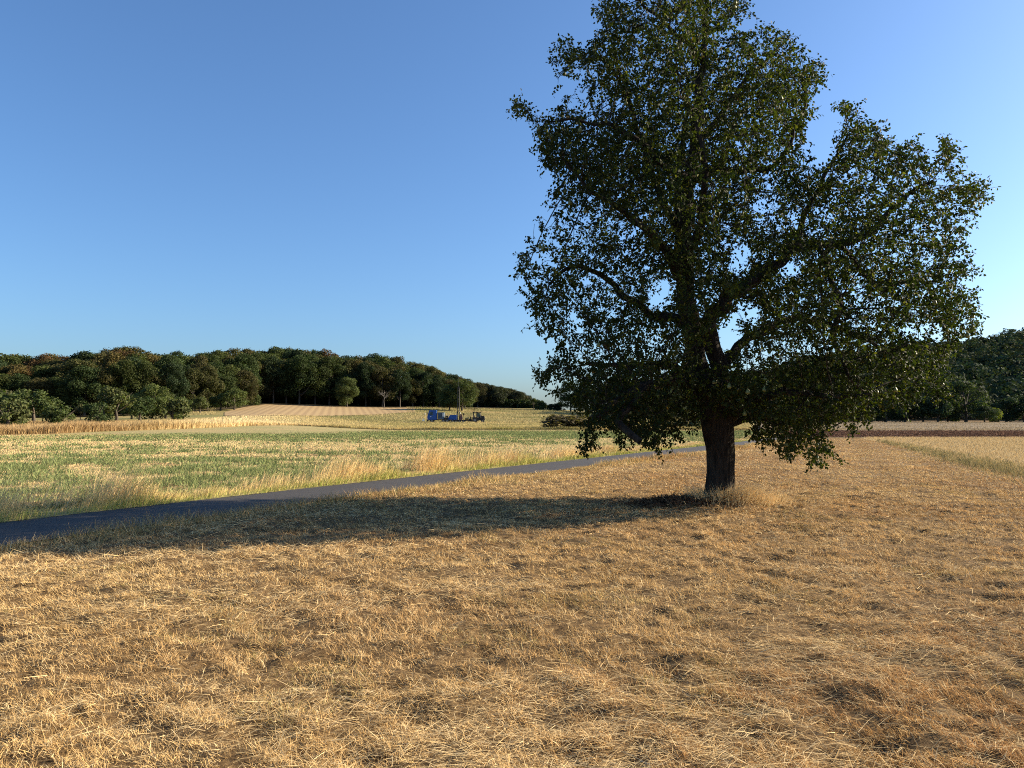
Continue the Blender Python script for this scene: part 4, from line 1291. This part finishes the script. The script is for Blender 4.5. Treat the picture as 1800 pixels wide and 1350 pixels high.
# trailer with blue box
tr_ = empty('compressor_trailer', (mx(788), YM + .2, zt))
tag(tr_, 'small trailer carrying a blue box between the truck and the drilling mast', 'trailer')
MB().poly([(.1, .75), (.1, 1.35), (.55, 1.95), (2.15, 1.95), (2.15, .75)], -.8, .8).build('box_body', M_BLUE, tr_)
MB().box(-.1, 2.3, -.7, .7, .5, .74, .02).cyl((-.9, 0, .55), (0, 0, .6), .05).build('frame', M_DARK, tr_)
MB().box(2.16, 2.26, -.75, .75, .8, 1.85, .01).build('end_panel', M_WHITE, tr_)
for sy in (-.85, .85): wheel(1.15, sy, .4, .22, tr_)
# drill rig with mast
rg = empty('drill_rig', (mx(806), YM, zt))
tag(rg, 'dark drilling rig with a tall upright lattice mast', 'drill rig')
m_ = MB()
for sx in (-.22, .22):
    for sy in (-.16, .16): m_.cyl((sx, sy, .3), (sx * .8, sy * .8, 8.5), .08, 8)
for i in range(20):
    z0 = .5 + i * .4; sgn = 1 if i % 2 else -1
    m_.cyl((-.16 * sgn, -.16, z0), (.16 * sgn, -.16, z0 + .4), .022, 6); m_.cyl((-.16 * sgn, .16, z0), (.16 * sgn, .16, z0 + .4), .022, 6)
mast = m_.build('mast', M_DARK, rg)
MB().cyl((.26, 0, .4), (.26, 0, 8.7), .05, 10).build('drill_rod', M_DARK, mast)
MB().box(-.3, .3, -.22, .22, 8.5, 8.72, .03).cyl((-.2, 0, 8.78), (.2, 0, 8.78), .13, 12).cyl((0, 0, 8.7), (0, 0, 11.6), .03, 8).build('crown_block', M_DARK, mast)
MB().box(-.4, -.12, -.3, .3, 6.0, 6.5, .03).build('rotary_head', M_DARK, mast)
MB().box(-.9, 1.6, -.55, .55, .45, .75, .03).build('base_frame', M_DARK, rg)
MB().box(.35, .95, -.45, .45, .76, 1.75, .04).cyl((.65, -.3, 1.9), (.65, .3, 1.9), .22).build('winch', M_RED, rg)
MB().cyl((1.15, 0, .75), (1.25, 0, 2.1), .06).box(1.0, 1.5, -.2, .2, 1.95, 2.35, .05).build('control_post', M_DARK, rg)
MB().cyl((-.75, 0, .7), (-.15, 0, 3.4), .05).cyl((1.2, 0, .7), (.2, 0, 3.0), .05).build('stay', M_GREY, rg)
for xx in (-.6, .3, 1.3):
    for sy in (-.62, .62): wheel(xx, sy, .34, .2, rg)
# tractor, hood to the right, implement behind it on the left
tc_ = empty('tractor', (mx(832), YM - .2, zt))
tag(tc_, 'dark tractor with an open framed cab at the right end of the machines', 'tractor')
MB().poly([(1.45, .6), (1.45, 1.85), (2.7, 1.65), (2.88, 1.45), (2.88, .6)], -.5, .5).build('bonnet', M_DARK, tc_)
MB().box(-.15, 2.0, -.9, .9, 2.5, 2.72, .05).build('roof', M_DARK, tc_)
m_ = MB()
for sy in (-.75, .75):
    m_.cyl((.05, sy, 1.0), (.1, sy, 2.5), .09, 8).cyl((.95, sy, 1.0), (.95, sy, 2.5), .15, 8).cyl((1.9, sy, 1.2), (1.7, sy, 2.5), .08, 8)
m_.build('cab_frame', M_DARK, tc_)
for sy in (-.78, .76):
    MB().poly([(1.05, 1.45), (1.68, 1.45), (1.55, 2.4), (1.05, 2.4)], sy, sy + .02).build('side_window', M_GLASS, tc_)
MB().box(-.2, 1.5, -.7, .7, .5, 1.35, .06).build('body', M_DARK, tc_)
MB().box(.3, .75, -.3, .3, 1.15, 1.3, .04).box(.25, .38, -.3, .3, 1.3, 1.85, .04).build('seat', M_DARK, tc_)
MB().cyl((2.86, -.3, 1.25), (2.92, -.3, 1.25), .11, 12).cyl((2.86, .3, 1.25), (2.92, .3, 1.25), .11, 12).build('headlight', M_WHITE, tc_)
MB().cyl((2.1, .5, 1.4), (2.1, .5, 2.3), .04, 8).build('exhaust_pipe', M_DARK, tc_)
for sy in (-.85, .85):
    wheel(.45, sy, .66, .4, tc_); wheel(2.35, sy * .9, .42, .28, tc_)
im = empty('mud_pump', (mx(815), YM - .1, zt))
tag(im, 'low ochre and dark pump unit on the ground between the mast and the tractor', 'pump')
MB().box(.2, 2.2, -.45, .45, .35, .6, .03).build('skid_frame', M_DARK, im)
MB().cyl((.5, 0, .95), (1.25, 0, .95), .33, 18).box(.3, .55, -.3, .3, .6, 1.15, .03).build('motor', M_YEL, im)
MB().box(1.35, 2.05, -.35, .35, .6, 1.05, .05).cyl((1.7, 0, 1.0), (1.7, 0, 1.45), .12).build('pump_body', M_DARK, im)
MB().cyl((.9, 0, 1.2), (1.7, 0, 1.5), .05).cyl((1.7, 0, 1.5), (2.3, 0, 1.1), .05).build('pipe', M_YEL, im)
# small white survey marker and sign by the truck
sg = empty('warning_board', (mx(747), YM - 3, h1(mx(747), YM - 3)))
tag(sg, 'small white triangular board standing in the grass left of the truck', 'sign')
MB().poly([(-.36, .45), (.36, .45), (.0, 1.15)], -.02, .02).build('board', M_WHITE, sg)
MB().cyl((-.2, .05, -.1), (-.05, .05, .8), .025, 6).cyl((.2, .05, -.1), (.05, .05, .8), .025, 6).build('leg', M_DARK, sg)
zz = h1(mx(747), YM + 26)
mk = empty('marker_post', (px_to_x(747, YM + 26), YM + 26, zz))
tag(mk, 'thin post with a white head on the slope behind the truck', 'marker post')
MB().cyl((0, 0, -.2), (0, 0, .8), .03, 8).build('post', M_DARK, mk)
MB().box(-.14, .14, -.14, .14, .8, 1.1, .05).build('head', M_WHITE, mk)
